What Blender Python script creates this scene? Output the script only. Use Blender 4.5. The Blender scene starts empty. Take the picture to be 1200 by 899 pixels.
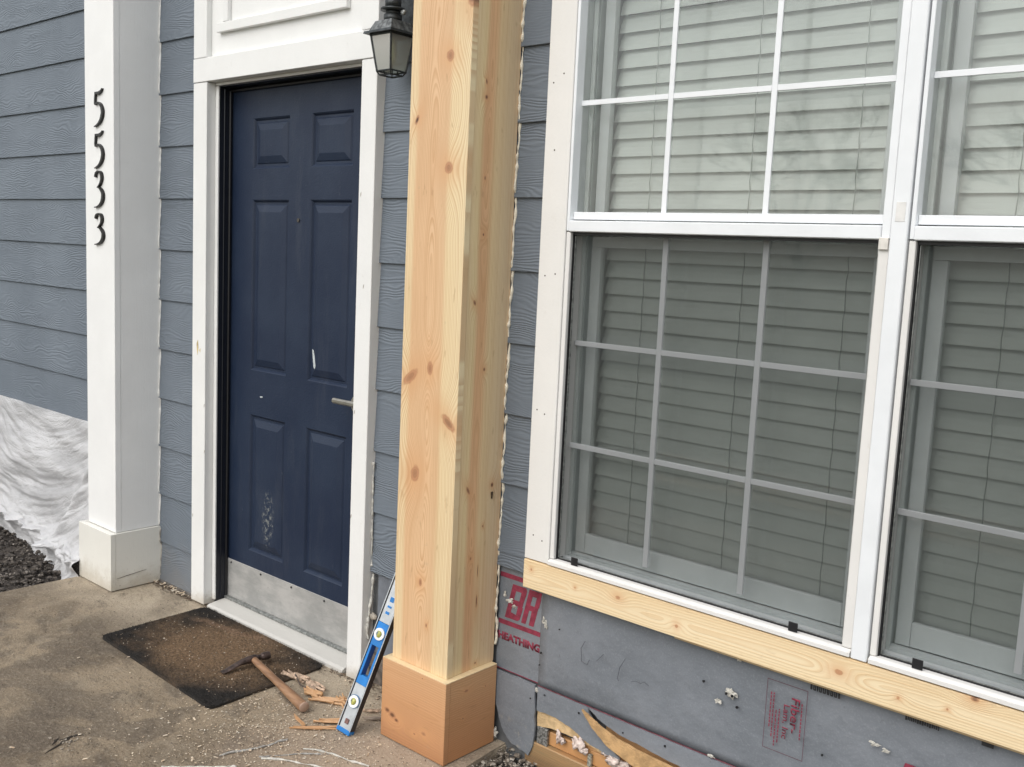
import bpy, bmesh, math, random
from mathutils import Vector, Matrix, noise
random.seed(7)
S = bpy.context.scene
COL = S.collection
# ------------------------------------------------------------------ camera
cam = bpy.data.objects.new('camera', bpy.data.cameras.new('camera'))
COL.objects.link(cam); S.camera = cam
RR = [[0.7494756, 0.6604119, 0.0462857], [0.1194379, -0.0661155, -0.9906378], [-0.6511689, 0.7479872, -0.1284301]]
r_, d_, f_ = (Vector(v) for v in RR)
cam.matrix_world = Matrix.Translation((1.86105, -2.11113, 1.44099)) @ Matrix(((r_[0], -d_[0], -f_[0]), (r_[1], -d_[1], -f_[1]), (r_[2], -d_[2], -f_[2]))).to_4x4()
cam.data.sensor_width = 36; cam.data.lens = 1165.1 / 1200 * 36
cam.data.clip_start = 0.05; cam.data.clip_end = 3000
# ------------------------------------------------------------------ sky and light (overcast)
W = bpy.data.worlds.new("World"); S.world = W; W.use_nodes = True
wn = W.node_tree; bgn = wn.nodes['Background']
sky = wn.nodes.new('ShaderNodeTexSky'); sky.sky_type = 'NISHITA'; sky.sun_disc = False
SUN_EL, SUN_AZ = math.radians(48), math.radians(180)     # azimuth: direction TOWARDS the sun, measured from +Y towards +X
sky.sun_elevation = SUN_EL; sky.sun_rotation = SUN_AZ
sky.air_density = 1.6; sky.dust_density = 3.0; sky.ozone_density = 1.0
hs = wn.nodes.new('ShaderNodeHueSaturation'); hs.inputs['Saturation'].default_value = 0.30
wn.links.new(sky.outputs[0], hs.inputs['Color']); wn.links.new(hs.outputs[0], bgn.inputs['Color'])
bgn.inputs['Strength'].default_value = 0.15
sun = bpy.data.objects.new('sun', bpy.data.lights.new('sun', 'SUN')); COL.objects.link(sun)
sun.data.energy = 0.6; sun.data.angle = math.radians(60); sun.data.color = (1, 0.985, 0.96)
sd = Vector((math.sin(SUN_AZ) * math.cos(SUN_EL), math.cos(SUN_AZ) * math.cos(SUN_EL), math.sin(SUN_EL)))
sun.rotation_euler = sd.to_track_quat('Z', 'Y').to_euler()
S.view_settings.view_transform = 'Standard'; S.view_settings.look = 'None'
S.view_settings.exposure = 0.43; S.view_settings.gamma = 1.0
S.render.engine = 'CYCLES'
S.cycles.max_bounces = 8; S.cycles.transparent_max_bounces = 24

# ------------------------------------------------------------------ node expressions
class G:
    def __init__(s, name):
        s.m = bpy.data.materials.new(name); s.m.use_nodes = True; s.nt = s.m.node_tree
        s.b = s.nt.nodes['Principled BSDF']; s.out = s.nt.nodes['Material Output']
        s.geo = s.nt.nodes.new('ShaderNodeNewGeometry'); s.P = X(s, s.geo.outputs['Position'])
        sp = s.nt.nodes.new('ShaderNodeSeparateXYZ'); s.nt.links.new(s.geo.outputs['Position'], sp.inputs[0])
        s.x, s.y, s.z = (X(s, sp.outputs[i]) for i in range(3))
        oi = s.nt.nodes.new('ShaderNodeObjectInfo'); s.rnd = X(s, oi.outputs['Random'])
    def link(s, v, sock):
        if isinstance(v, X): s.nt.links.new(v.s, sock)
        elif isinstance(v, (tuple, list)) and sock.type == 'RGBA': sock.default_value = (*v[:3], 1)
        else: sock.default_value = v
    def math(s, op, a, b=0.0, c=None, clamp=False):
        n = s.nt.nodes.new('ShaderNodeMath'); n.operation = op; n.use_clamp = clamp
        s.link(a, n.inputs[0]); s.link(b, n.inputs[1])
        if c is not None: s.link(c, n.inputs[2])
        return X(s, n.outputs[0])
    def vec(s, a, b, c=0.0):
        n = s.nt.nodes.new('ShaderNodeCombineXYZ')
        for i, v in enumerate((a, b, c)): s.link(v, n.inputs[i])
        return X(s, n.outputs[0])
    def noise(s, v, scale=1.0, detail=3.0, rough=0.55, dist=0.0):
        n = s.nt.nodes.new('ShaderNodeTexNoise'); s.link(v, n.inputs['Vector'])
        n.inputs['Scale'].default_value = scale; n.inputs['Detail'].default_value = detail
        n.inputs['Roughness'].default_value = rough; n.inputs['Distortion'].default_value = dist
        return X(s, n.outputs[0])
    def vor(s, v, scale=1.0, feature='F1'):
        n = s.nt.nodes.new('ShaderNodeTexVoronoi'); n.feature = feature; s.link(v, n.inputs['Vector']); n.inputs['Scale'].default_value = scale
        return X(s, n.outputs[0])
    def step(s, v, a, b):            # smooth 0..1 as v goes from a to b
        n = s.nt.nodes.new('ShaderNodeMapRange'); n.interpolation_type = 'SMOOTHSTEP'
        s.link(v, n.inputs[0]); s.link(a, n.inputs[1]); s.link(b, n.inputs[2])
        return X(s, n.outputs[0])
    def mix(s, f, a, b, mode='MIX'):
        n = s.nt.nodes.new('ShaderNodeMix'); n.data_type = 'RGBA'; n.blend_type = mode
        s.link(f, n.inputs[0]); s.link(a, n.inputs[6]); s.link(b, n.inputs[7])
        return X(s, n.outputs[2])
    def ramp(s, f, stops):
        n = s.nt.nodes.new('ShaderNodeValToRGB'); e = n.color_ramp.elements
        while len(e) < len(stops): e.new(0.5)
        for el, (p, c) in zip(e, stops): el.position = p; el.color = (*c, 1)
        s.link(f, n.inputs[0]); return X(s, n.outputs[0])
    def bump(s, h, dist=0.001, strength=1.0):
        n = s.nt.nodes.new('ShaderNodeBump'); n.inputs['Distance'].default_value = dist; n.inputs['Strength'].default_value = strength
        s.link(h, n.inputs['Height']); return X(s, n.outputs[0])
    def done(s, col, rough=0.6, bump=None, metal=0.0, spec=None):
        s.link(col, s.b.inputs['Base Color']); s.link(rough, s.b.inputs['Roughness']); s.link(metal, s.b.inputs['Metallic'])
        if spec is not None: s.b.inputs['Specular IOR Level'].default_value = spec
        if bump is not None: s.nt.links.new(bump.s, s.b.inputs['Normal'])
        return s.m
class X:
    def __init__(s, g, sock): s.g = g; s.s = sock
    def __add__(s, o): return s.g.math('ADD', s, o)
    __radd__ = __add__
    def __sub__(s, o): return s.g.math('SUBTRACT', s, o)
    def __rsub__(s, o): return s.g.math('SUBTRACT', o, s)
    def __mul__(s, o): return s.g.math('MULTIPLY', s, o)
    __rmul__ = __mul__
    def __truediv__(s, o): return s.g.math('DIVIDE', s, o)
    def sin(s): return s.g.math('SINE', s)
    def sqrt(s): return s.g.math('SQRT', s)
    def abs(s): return s.g.math('ABSOLUTE', s)
    def exp(s): return s.g.math('POWER', 2.71828, s)
    def max(s, o): return s.g.math('MAXIMUM', s, o)
    def clamp(s): return s.g.math('ADD', s, 0.0, clamp=True)

def m_plain(name, col, rough=0.6, metal=0.0, var=0.12, scale=30, bd=0.0004, spec=None):
    g = G(name); n = g.noise(g.P, scale, 4)
    c = g.mix(g.step(n, .3, .7), tuple(c * (1 - var) for c in col), tuple(min(1, c * (1 + var)) for c in col))
    return g.done(c, rough, g.bump(g.noise(g.P, scale * 6, 3), bd), metal, spec)

def m_siding():
    g = G('siding_paint'); o = g.rnd * 37.0
    low = g.noise(g.vec(g.x * 3.2 + o, o, g.z * 9 + o), 1.0, 2.0, .45)
    f = g.z * 620 + low * 95 + g.noise(g.vec(g.x * 16 + o, o, g.z * 60), 1.0, 2) * 5
    wave = f.sin() * .5 + .5
    patch = g.step(g.noise(g.vec(g.x * 3.5 + o, o, g.z * 10), 1.0, 3), .36, .62)
    h = wave * (patch * .85 + .15) + g.noise(g.vec(g.x * 22, o, g.z * 420), 1.0, 3) * .5 + g.noise(g.vec(g.x * 4, o, g.z * 14), 1.0, 2) * 1.0
    dirt = g.noise(g.vec(g.x * 3, g.y, g.z * 2), 1.0, 5, .6)
    c = g.mix(g.step(dirt, .3, .75), (.128, .153, .184), (.158, .186, .220))
    c = g.mix(wave * patch * .13, c, (.225, .255, .29)); c = g.mix(g.step(g.z + g.noise(g.P, 12, 5, .7) * .35, .42, .1) * .4, c, (.22, .195, .165))
    c = g.mix(g.step(g.noise(g.P, 60, 4, .7), .62, .8) * .25, c, (.30, .30, .29))
    return g.done(c, .62, g.bump(h, .0013, 1.0))
def m_white(name, col=(.80, .80, .785), grain=0.0, dirtz=None, rough=.5, dirt=.12):
    g = G(name)
    n = g.noise(g.P, 5, 5, .6)
    c = g.mix(g.step(n, .35, .75), tuple(x * .95 for x in col), col)
    fl = g.step(g.noise(g.vec(g.x, g.y, g.z * .5), 42, 4, .7), .62, .78)
    c = g.mix(fl * dirt, c, (.42, .38, .32))
    if dirtz:
        a = g.step(g.z + g.noise(g.P, 14, 5, .7) * dirtz, dirtz * 1.15, dirtz * .45)
        c = g.mix(a * .6, c, (.40, .34, .25))
        c = g.mix(g.step(g.noise(g.P, 55, 5, .75), .58, .72) * g.step(g.z, dirtz, 0.0) * .7, c, (.25, .22, .18))
    f = (g.z * 7 + g.noise(g.vec(g.x * 18, g.y * 18, g.z * 1.4), 1.0, 2) * 9 + g.x * 220 * .5).sin()
    h = g.noise(g.P, 120, 3) * .6 + f * grain + g.noise(g.vec(g.x * 200, g.y * 200, g.z * 9), 1.0, 2) * (.5 + grain)
    return g.done(c, rough, g.bump(h, .0007, 1.0))
def m_wood(name, ax, stops, u0, u1, knots=(), cath=(), base_freq=1.0, rough=.5, v='z', contrast=1.0, dirt=None, hue=(.50, .26, .11)):
    g = G(name)
    u = dict(x=g.x, y=g.y, z=g.z)[ax]; v = dict(x=g.x, y=g.y, z=g.z)[v]
    ph = cath[0][5] if cath else 3.3; uc = cath[0][0] if cath else (u0 + u1) / 2; sp = cath[0][1] if cath else .004; wand = cath[0][2] if cath else .08
    o = g.noise(g.vec(u * 2.0, v * 1.0, 1.7 + ph), 1.0, 2) - .5
    U = u + o * .03
    depth = (g.noise(g.vec(v * 1.1, ph, 0.0), 1.0, 3, .5) - .5) * wand + .012
    q = U - uc
    F = (q * q + depth * depth).sqrt()
    kin = halo = ring = dark = None
    for (ku, kv, r, asp, ang, dk) in knots:
        du = u - ku; dv = v - kv
        ca, sa = math.cos(ang), math.sin(ang)
        a = (du * ca + dv * sa); b = (dv * ca - du * sa) / asp
        d = (a * a + b * b).sqrt()
        w = (d * d * (-1 / (2.0 * (1.9 * r) ** 2))).exp()
        w3 = ((du * du + dv * dv * .22) * (-1 / (2.0 * (2.0 * r) ** 2))).exp()
        F = F + w3 * (r * 2.6)
        k = g.step(d + (g.noise(g.P, 70, 2) - .5) * r * .45, r * 1.0, r * .62)
        kin = k if kin is None else kin.max(k)
        rg = k * ((((d / r + (g.noise(g.P, 60, 1) - .5) * .4) * 20).sin() * .5 + .5) * .4 + g.step(d, r * .55, r * .9) * .6)
        ring = rg if ring is None else ring.max(rg)
        halo = w if halo is None else halo.max(w)
        dd = g.step(d, r * .75, r * .2) * dk; dark = dd if dark is None else dark.max(dd)
    c = g.ramp((u + o * .03 - u0) / (u1 - u0), stops)
    col2 = tuple(hue)
    ph_ = F / sp + g.noise(g.vec(u * 30, v * 3, 2.0), 1.0, 2) * .5
    saw = g.math('FRACT', ph_)
    late = g.step(saw, .25, .86) * g.step(saw, 1.0, .9)
    amp = g.noise(g.vec(g.math('FLOOR', ph_) * 1.7, v * .6, ph), 1.0, 2) * .9 + g.noise(g.vec(u * 6, v * 2, 8.0), 1.0, 2) * .5 - .2
    fine = g.noise(g.vec(u * 700, v * 7.0, 0.3), 1.0, 2, .6)
    mid = g.noise(g.vec(F * 160, v * .9, 4.1), 1.0, 3, .6)
    c = g.mix(late * amp * (.62 * contrast), c, col2)
    c = g.mix(g.step(mid, .42, .7) * (.22 * contrast), c, col2)
    c = g.mix(g.step(fine, .5, .72) * (.13 * contrast), c, col2)
    c = g.mix(g.step(g.noise(g.vec(u * 60, v * 14, 5.0), 1.0, 3), .63, .72) * (.25 * contrast), c, tuple(x * .7 for x in hue))
    if kin is not None:
        c = g.mix(halo * .5, c, (.64, .33, .15))
        c = g.mix(kin * .75, c, (.50, .235, .12))
        c = g.mix(ring * .42, c, (.24, .09, .04))
        c = g.mix(dark * .9, c, (.045, .02, .012))
    blot = g.noise(g.vec(u * 5, v * 1.8, 9.0), 1.0, 4)
    c = g.mix(g.step(blot, .45, .8) * .22, c, tuple(x * .8 for x in hue))
    c = g.mix(g.step(g.noise(g.P, 38, 4, .8), .63, .72) * .16, c, (.35, .28, .2))
    h = fine * .4 + late * .5
    return g.done(c, rough, g.bump(h, .0005, 1.0))

# colours of timber
CR, SA, LY = (.80, .64, .40), (.72, .475, .275), (.79, .64, .39)
SIDING = m_siding()
WHITE = m_white('white_trim_paint', grain=.15)
WHITE_CASE = m_white('white_casing_paint', grain=.25, dirtz=.10, dirt=.2)
WHITE_COL = m_white('white_column_paint', (.83, .83, .82), dirt=.09)
WHITE_BASE = m_white('dirty_white_base_paint', (.76, .745, .69), dirtz=.17, dirt=.3)
WHITE_WIN = m_white('cream_window_trim_paint', (.78, .765, .735), grain=.1, dirt=.12)
VINYL = m_plain('white_vinyl', (.78, .80, .82), .32, var=.03, scale=9)
VINYL_D = m_white('weathered_window_edge', (.75, .735, .71), dirt=.55, rough=.6)
JAMBC = m_plain('grey_green_vinyl_track', (.66, .70, .69), .45, var=.06, scale=14)
SASHC = m_plain('prime_sash_vinyl', (.74, .77, .78), .4, var=.05, scale=10)
BLIND = m_plain('blind_slat', (.88, .90, .88), .45, var=.03, scale=6)
CORD = m_plain('blind_cord', (.42, .44, .43), .8)
BLACK = m_plain('black_rubber', (.012, .012, .014), .45)
BLACKJ = m_plain('black_jamb_paint', (.010, .012, .019), .35)
DARK = m_plain('dark_interior', (.05, .045, .04), .9)
CAULK = m_plain('cream_caulk', (.74, .68, .56), .6, var=.2, scale=60)
CAULKW = m_plain('grey_white_caulk', (.55, .54, .50), .6, var=.25, scale=60)
BRONZE = m_plain('lantern_metal', (.045, .05, .052), .45, .5, var=.35, scale=90)
NUMB = m_plain('black_number_metal', (.025, .024, .024), .32, .4, var=.4, scale=120)
STEEL = m_plain('galvanised_steel', (.30, .31, .30), .45, .7, var=.35, scale=90)

# ------------------------------------------------------------------ mesh helpers
WL = {}
def thing(name, label, cat, loc=(0, 0, 0), group=None):
    o = bpy.data.objects.new(name, None); COL.objects.link(o); o.location = loc; o.empty_display_size = .05
    o['label'] = label; o['category'] = cat
    if group: o['group'] = group
    WL[o] = Vector(loc); return o
def tag(o, label, cat, group=None):
    o['label'] = label; o['category'] = cat
    if group: o['group'] = group
    return o
def setting(o, kind='structure'): o['kind'] = kind; return o
def put(name, bm, mat, parent=None, smooth=False, org=None, label=None):
    """bm in world coordinates -> one object, origin at org (or the parent's origin)"""
    me = bpy.data.meshes.new(name)
    bmesh.ops.recalc_face_normals(bm, faces=bm.faces)
    pw = WL.get(parent, Vector((0, 0, 0)))
    o_ = Vector(org) if org is not None else pw
    bm.transform(Matrix.Translation(-o_)); bm.to_mesh(me); bm.free()
    if smooth:
        for p in me.polygons: p.use_smooth = True
    me.materials.append(mat)
    o = bpy.data.objects.new(name, me); COL.objects.link(o)
    o.location = o_ - pw
    if parent: o.parent = parent
    WL[o] = o_
    if label: o['label'] = label
    return o
def dup(o, loc, parent):
    c = o.copy(); COL.objects.link(c); c.parent = parent; c.location = Vector(loc) - WL[parent]; WL[c] = Vector(loc); return c
def B(x0, x1, y0, y1, z0, z1, bev=.0, bm=None, mx=None):
    t = bmesh.new()
    r = bmesh.ops.create_cube(t, size=1)
    bmesh.ops.scale(t, vec=(x1 - x0, y1 - y0, z1 - z0), verts=t.verts)
    bmesh.ops.translate(t, vec=((x0 + x1) / 2, (y0 + y1) / 2, (z0 + z1) / 2), verts=t.verts)
    if bev: bmesh.ops.bevel(t, geom=list(t.edges), offset=bev, segments=1, affect='EDGES', profile=.5)
    if mx: t.transform(mx)
    if bm is None: return t
    return merge(bm, t)
def merge(bm, t):
    me = bpy.data.meshes.new('tmp'); t.to_mesh(me); t.free(); bm.from_mesh(me); bpy.data.meshes.remove(me); return bm
def prism(pts, axis, a, b, bm=None):
    """polygon pts in the two other axes, extruded along axis from a to b"""
    bm = bm or bmesh.new()
    def v(p, t): return {'x': (t, p[0], p[1]), 'y': (p[0], t, p[1]), 'z': (p[0], p[1], t)}[axis]
    A = [bm.verts.new(v(p, a)) for p in pts]; C_ = [bm.verts.new(v(p, b)) for p in pts]
    bm.faces.new(A); bm.faces.new(C_[::-1])
    for i in range(len(pts)):
        j = (i + 1) % len(pts); bm.faces.new((A[i], C_[i], C_[j], A[j]))
    return bm
def tube(path, rad, seg=8, bm=None, cap=True):
    bm = bm or bmesh.new(); rings = []
    path = [Vector(p) for p in path]
    for i, p in enumerate(path):
        d = (path[min(i + 1, len(path) - 1)] - path[max(i - 1, 0)]).normalized()
        u = d.orthogonal().normalized() if i == 0 else (u - d * u.dot(d)).normalized()
        w = d.cross(u); r = rad[i] if isinstance(rad, (list, tuple)) else rad
        rings.append([bm.verts.new(p + (u * math.cos(a) + w * math.sin(a)) * r) for a in (2 * math.pi * k / seg for k in range(seg))])
    for a, b in zip(rings, rings[1:]):
        for k in range(seg): bm.faces.new((a[k], a[(k + 1) % seg], b[(k + 1) % seg], b[k]))
    if cap: bm.faces.new(rings[0][::-1]); bm.faces.new(rings[-1])
    return bm
def cyl(c, r, h, axis='z', seg=20, bm=None):
    c = Vector(c); d = {'x': Vector((1, 0, 0)), 'y': Vector((0, 1, 0)), 'z': Vector((0, 0, 1))}[axis] if isinstance(axis, str) else Vector(axis)
    return tube([c, c + d * h], r, seg, bm)
def blob(c, r, sc=(1, 1, 1), amp=.35, fr=60, sub=2, bm=None):
    t = bmesh.new(); bmesh.ops.create_icosphere(t, subdivisions=sub, radius=1)
    for v in t.verts:
        n = 1 + amp * noise.noise(v.co * 1.7 + Vector(c) * fr) * 2
        v.co = Vector(c) + Vector((v.co.x * sc[0], v.co.y * sc[1], v.co.z * sc[2])) * r * n
    return t if bm is None else merge(bm, t)
def text_bm(body, height, bold=0.0, width=None, extr=.0004, spacing=1.0):
    cu = bpy.data.curves.new('t', 'FONT'); cu.body = body; cu.size = 1; cu.offset = bold; cu.space_character = spacing
    o = bpy.data.objects.new('t', cu); me = o.to_mesh(); bm = bmesh.new(); bm.from_mesh(me); o.to_mesh_clear()
    xs = [v.co.x for v in bm.verts]; ys = [v.co.y for v in bm.verts]
    w, h = max(xs) - min(xs), max(ys) - min(ys); sy = height / h; sx = (width / w) if width else sy
    for v in bm.verts: v.co = Vector(((v.co.x - min(xs)) * sx, 0, (v.co.y - min(ys)) * sy))
    bpy.data.objects.remove(o); bpy.data.curves.remove(cu)
    r = bmesh.ops.extrude_face_region(bm, geom=list(bm.faces))
    for v in r['geom']:
        if isinstance(v, bmesh.types.BMVert): v.co.y -= extr
    return bm

# ------------------------------------------------------------------ ground
def m_concrete():
    g = G('stained_concrete')
    n1 = g.noise(g.P, 2.2, 6, .62); n2 = g.noise(g.P, 9, 6, .7, .4); n3 = g.noise(g.P, 85, 4, .7)
    big = g.noise(g.P, 1.6, 3, .6, .5)
    c = g.mix(g.step(big, .40, .60), (.29, .225, .15), (.145, .108, .070))
    c = g.mix(g.step(g.y + n1 * .6 + g.x * -.04, -.12, .2) * .75, c, (.50, .42, .315))
    c = g.mix(g.step(n1, .46, .60) * .55, c, (.12, .092, .062))
    c = g.mix(g.step(n2, .52, .64) * .3, c, (.34, .285, .21)); c = g.mix(g.step(g.noise(g.P, 3.1, 4, .55, 1.2), .52, .60) * g.step(g.y, -.25, -.5) * .6, c, (.105, .082, .060))
    c = g.mix(g.step(g.noise(g.vec(g.x * 3 - g.y * 2, g.y * 8 + g.x * 4, 2.0), 1.0, 6, .7), .52, .66) * .65, c, (.085, .064, .045))
    c = g.mix(g.step(g.noise(g.P, 28, 5, .8), .52, .64) * .2, c, (.40, .34, .26))
    c = g.mix(g.step(n3, .50, .66) * .32, c, (.42, .355, .27)); c = g.mix(g.step(g.noise(g.P, 150, 4, .8), .52, .62) * .42, c, (.075, .057, .042))
    # pale trodden sawdust by the timber column
    dx = g.x + .15; dy = (g.y + .38)
    d = (dx * dx + dy * dy).sqrt() + (n2 - .5) * .5
    c = g.mix(g.step(d, .5, .12) * .55, c, (.46, .36, .27))
    h = n2 * 2.5 + n3 * 1.4 + g.noise(g.P, 28, 4, .8) * 2 + g.noise(g.P, 300, 2) * .4
    return g.done(c, .85, g.bump(h, .0032))
def m_soil():
    g = G('dark_soil'); n = g.noise(g.P, 6, 6, .7); n2 = g.noise(g.P, 70, 4, .7)
    c = g.mix(g.step(n, .35, .7), (.035, .028, .024), (.085, .068, .055))
    c = g.mix(g.step(n2, .6, .75) * .6, c, (.20, .17, .14))
    return g.done(c, .95, g.bump(n2 * 2 + g.noise(g.P, 200, 3), .008))
def m_field():
    g = G('lawn_and_tarmac'); n = g.noise(g.P, .35, 5, .6)
    c = g.mix(g.step(n, .4, .62), (.105, .095, .062), (.075, .085, .04))
    c = g.mix(g.step(g.y + n * 1.5, -8.5, -9.2), c, (.10, .10, .10))
    c = g.mix(g.step(g.y, -14.0, -14.3), c, (.11, .105, .06))
    return g.done(c, .95, g.bump(g.noise(g.P, 40, 5, .7), .02))
setting(put('ground', B(-900, 900, -900, 900, -.5, -.09), m_field()))
bm = bmesh.new(); nx, ny = 110, 60
grid = [[bm.verts.new((-5.6 + i * 10.0 / nx, -1.6 + j * 1.68 / ny, (-.052 if i < 55 else -.034) + noise.noise(Vector((i * .35, j * .4, 3))) * .012)) for j in range(ny + 1)] for i in range(nx + 1)]
for i in range(nx):
    for j in range(ny): bm.faces.new((grid[i][j], grid[i + 1][j], grid[i + 1][j + 1], grid[i][j + 1]))
setting(put('soil', bm, m_soil(), smooth=True))
# slab with chipped right edge
bm = bmesh.new(); pts = [(-2.185, .06), (-2.18, -.2), (-2.19, -.8), (-2.2, -2.6)]
rt = []
for k in range(27):
    t = k / 26; rt.append((.05 + .022 * noise.noise(Vector((t * 14, 2, 0))) + .01 * noise.noise(Vector((t * 50, 0, 0))) + .10 * t, .06 - 2.66 * t))
prism(pts + rt[::-1], 'z', -.12, 0, bm)
bmesh.ops.bevel(bm, geom=[e for e in bm.edges if abs(e.verts[0].co.z) < 1e-5 and abs(e.verts[1].co.z) < 1e-5], offset=.006, segments=2, affect='EDGES')
slab = setting(put('concrete_slab', bm, m_concrete()))
# stones: many small ones, joined
def rocks(name, n, region, rmin, rmax, mat, parent=None, flat=.7, kind='stuff'):
    ico = bmesh.new(); bmesh.ops.create_icosphere(ico, subdivisions=1, radius=1)
    V = [v.co.copy() for v in ico.verts]; F = [[v.index for v in f.verts] for f in ico.faces]; ico.free()
    vs, fs = [], []
    for i in range(n):
        p = region(); r = rmin + (rmax - rmin) * random.random() ** 2.5
        q = Matrix.Rotation(random.random() * 6.28, 3, Vector((random.random(), random.random(), random.random() + .1)).normalized())
        s = Vector((random.uniform(.6, 1.3), random.uniform(.6, 1.3), random.uniform(.5, 1) * flat)); b = len(vs)
        vs += [p + Vector((w.x * s.x, w.y * s.y, w.z * s.z)) * r * random.uniform(.8, 1.2) for w in (q @ v for v in V)]
        fs += [[b + k for k in f] for f in F]
    me = bpy.data.meshes.new(name); me.from_pydata(vs, [], fs); me.materials.append(mat)
    o = bpy.data.objects.new(name, me); COL.objects.link(o); o['kind'] = kind
    if parent: o.parent = parent; 
    return o
def m_gravel(name, cols):
    g = G(name)
    v = g.nt.nodes.new('ShaderNodeTexVoronoi'); v.inputs['Scale'].default_value = 110; g.link(g.P, v.inputs['Vector'])
    sp = g.nt.nodes.new('ShaderNodeSeparateColor'); g.nt.links.new(v.outputs['Color'], sp.inputs[0])
    c = g.ramp(X(g, sp.outputs[0]), [(i / (len(cols) - 1), c) for i, c in enumerate(cols)])
    return g.done(c, .85, g.bump(g.noise(g.P, 300, 3), .001))
GRAV = m_gravel('dark_mulch_mix', [(.018, .015, .013), (.05, .04, .033), (.03, .026, .024), (.11, .092, .075), (.045, .035, .028), (.25, .22, .19)])
GRAV2 = m_gravel('pale_gravel_mix', [(.04, .032, .026), (.20, .165, .13), (.08, .066, .052), (.40, .35, .29), (.12, .10, .08), (.5, .46, .4)])
rocks('mulch', 5200, lambda: Vector((random.uniform(-3.7, -2.19), random.uniform(-.95, .0), random.uniform(-.055, -.03))), .004, .017, GRAV)
def rg():
    x = random.uniform(.045, .75); return Vector((x, random.uniform(-.36, .035), random.uniform(-.036, -.008)))
rocks('gravel', 3600, rg, .003, .011, GRAV2)

# ------------------------------------------------------------------ lap siding wall
wall = thing('siding_wall', 'grey blue lap siding house wall around the door and columns', 'wall', (-1.6, .01, 0))
E_ = .2032; Z0 = 1.5988
def board_mesh(x0, x1, z0, h=.235, name='siding_board', org=None):
    t = 0.0105 * h / .235
    bm = prism([(0.001, 0), (0, .0012), (t, h), (t + .008, h), (.008, 0)], 'x', 0, x1 - x0)
    bm.transform(Matrix.Translation((x0, 0, z0)))
    return put(name, bm, SIDING, wall, org=(x0, 0, z0))
lb = board_mesh(-5.3, -1.598, Z0 - 5 * E_)
for k in range(-4, 8): dup(lb, (-5.3, 0, Z0 + k * E_), wall)
sb = board_mesh(-2.05, -1.598, Z0 - 6 * E_)
dup(sb, (-2.05, 0, Z0 - 7 * E_), wall)
board_mesh(-2.05, -1.598, Z0 - 8 * E_ + .028, .205)
mb = board_mesh(-.566, -.19, Z0 - 6 * E_)
for k in range(-5, 8): dup(mb, (-.566, 0, Z0 + k * E_), wall)
rb = board_mesh(-.03, .128, Z0 - 5 * E_)
for k in range(-4, 8): dup(rb, (-.03, 0, Z0 + k * E_), wall)
board_mesh(-.03, .128, .541, .07)
fb = board_mesh(2.04, 4.4, Z0 - 7 * E_)
for k in range(-6, 8): dup(fb, (2.04, 0, Z0 + k * E_), wall)
CORE = m_plain('wall_sheathing', (.12, .125, .13), .8)
bm = B(-5.3, -1.53, .02, .16, -.1, 3.2)
B(-1.53, -.62, .02, .16, 2.12, 3.2, bm=bm); B(-.62, .20, .02, .16, -.1, 3.2, bm=bm)
B(.20, 2.0, .04, .16, -.1, .598, bm=bm); B(.20, 2.0, .04, .16, 2.46, 3.2, bm=bm); B(2.0, 4.4, .02, .16, -.1, 3.2, bm=bm)
put('wall_core', bm, CORE, wall)
bm = B(-2.1, -1.60, -.002, .02, -.1, .012); put('foundation_edge', bm, m_plain('foundation', (.13, .12, .11), .9, var=.3), wall)
# recessed grey sheathing below the cut siding between door and timber column
FLASH = m_plain('grey_house_wrap', (.15, .165, .19), .7, var=.15, scale=18)
put('flashing_panel', B(-.528, -.20, .009, .02, .10, .44), FLASH, wall)
put('foundation_edge', B(-.56, -.20, .006, .02, -.1, .098), m_plain('dirty_foundation', (.12, .10, .085), .9, var=.5, scale=40), wall)
# white soffit out of frame is left out; far left corner board closes the wall
put('corner_board', B(-5.39, -5.302, -.025, .16, -.06, 3.2, .002), WHITE, wall)
put('corner_board', B(4.402, 4.49, -.025, .16, -.06, 3.2, .002), WHITE, wall)
def bead(name, pts, r, mat, parent, n=90, jit=.5, label=None):
    """wobbly bead along a polyline"""
    P = [Vector(p) for p in pts]; L = [0]
    for a, b in zip(P, P[1:]): L.append(L[-1] + (b - a).length)
    path, rad = [], []
    for i in range(n + 1):
        s = L[-1] * i / n; k = max(j for j in range(len(L)) if L[j] <= s + 1e-9); k = min(k, len(P) - 2)
        q = P[k].lerp(P[k + 1], (s - L[k]) / max(1e-9, L[k + 1] - L[k]))
        nz = noise.noise_vector(q * 37) * r * jit * .9
        path.append(q + nz); rad.append(max(.15, 1 + jit * 1.5 * noise.noise(q * 55)) * r)
    return put(name, tube(path, rad, 6), mat, parent, True)
def lap_path(x, z0, z1, dy=-.002):
    pts = []; z = z0
    while z < z1:
        k = math.floor((z - Z0) / E_ + 1e-6); fr = (z - (Z0 + k * E_)) / E_
        pts.append((x, .0091 * fr + dy, z)); z += .0254
    return pts
bead('caulk_bead', lap_path(-1.909, .245, 2.9), .0030, m_plain('white_caulk', (.78, .77, .74), .5), wall, 320, .5)
bead('caulk_bead', lap_path(-1.898, .03, .236), .0025, m_plain('dirty_caulk', (.35, .33, .3), .7, var=.5), wall, 40, .8)
bead('caulk_bead', lap_path(.002, .30, 2.9), .0034, CAULK, wall, 420, 1.0)
bead('caulk_bead', [(-.556, -.002, .75), (-.557, -.001, .6), (-.556, .0, .48), (-.553, .002, .4)], .0026, CAULKW, wall, 60, 1.2)
bead('caulk_bead', [(-.548, .004, .375), (-.548, .0, .33), (-.551, -.003, .28), (-.556, -.006, .22), (-.557, -.008, .165), (-.550, -.008, .15)], .0045, CAULKW, wall, 60, .8)
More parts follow.
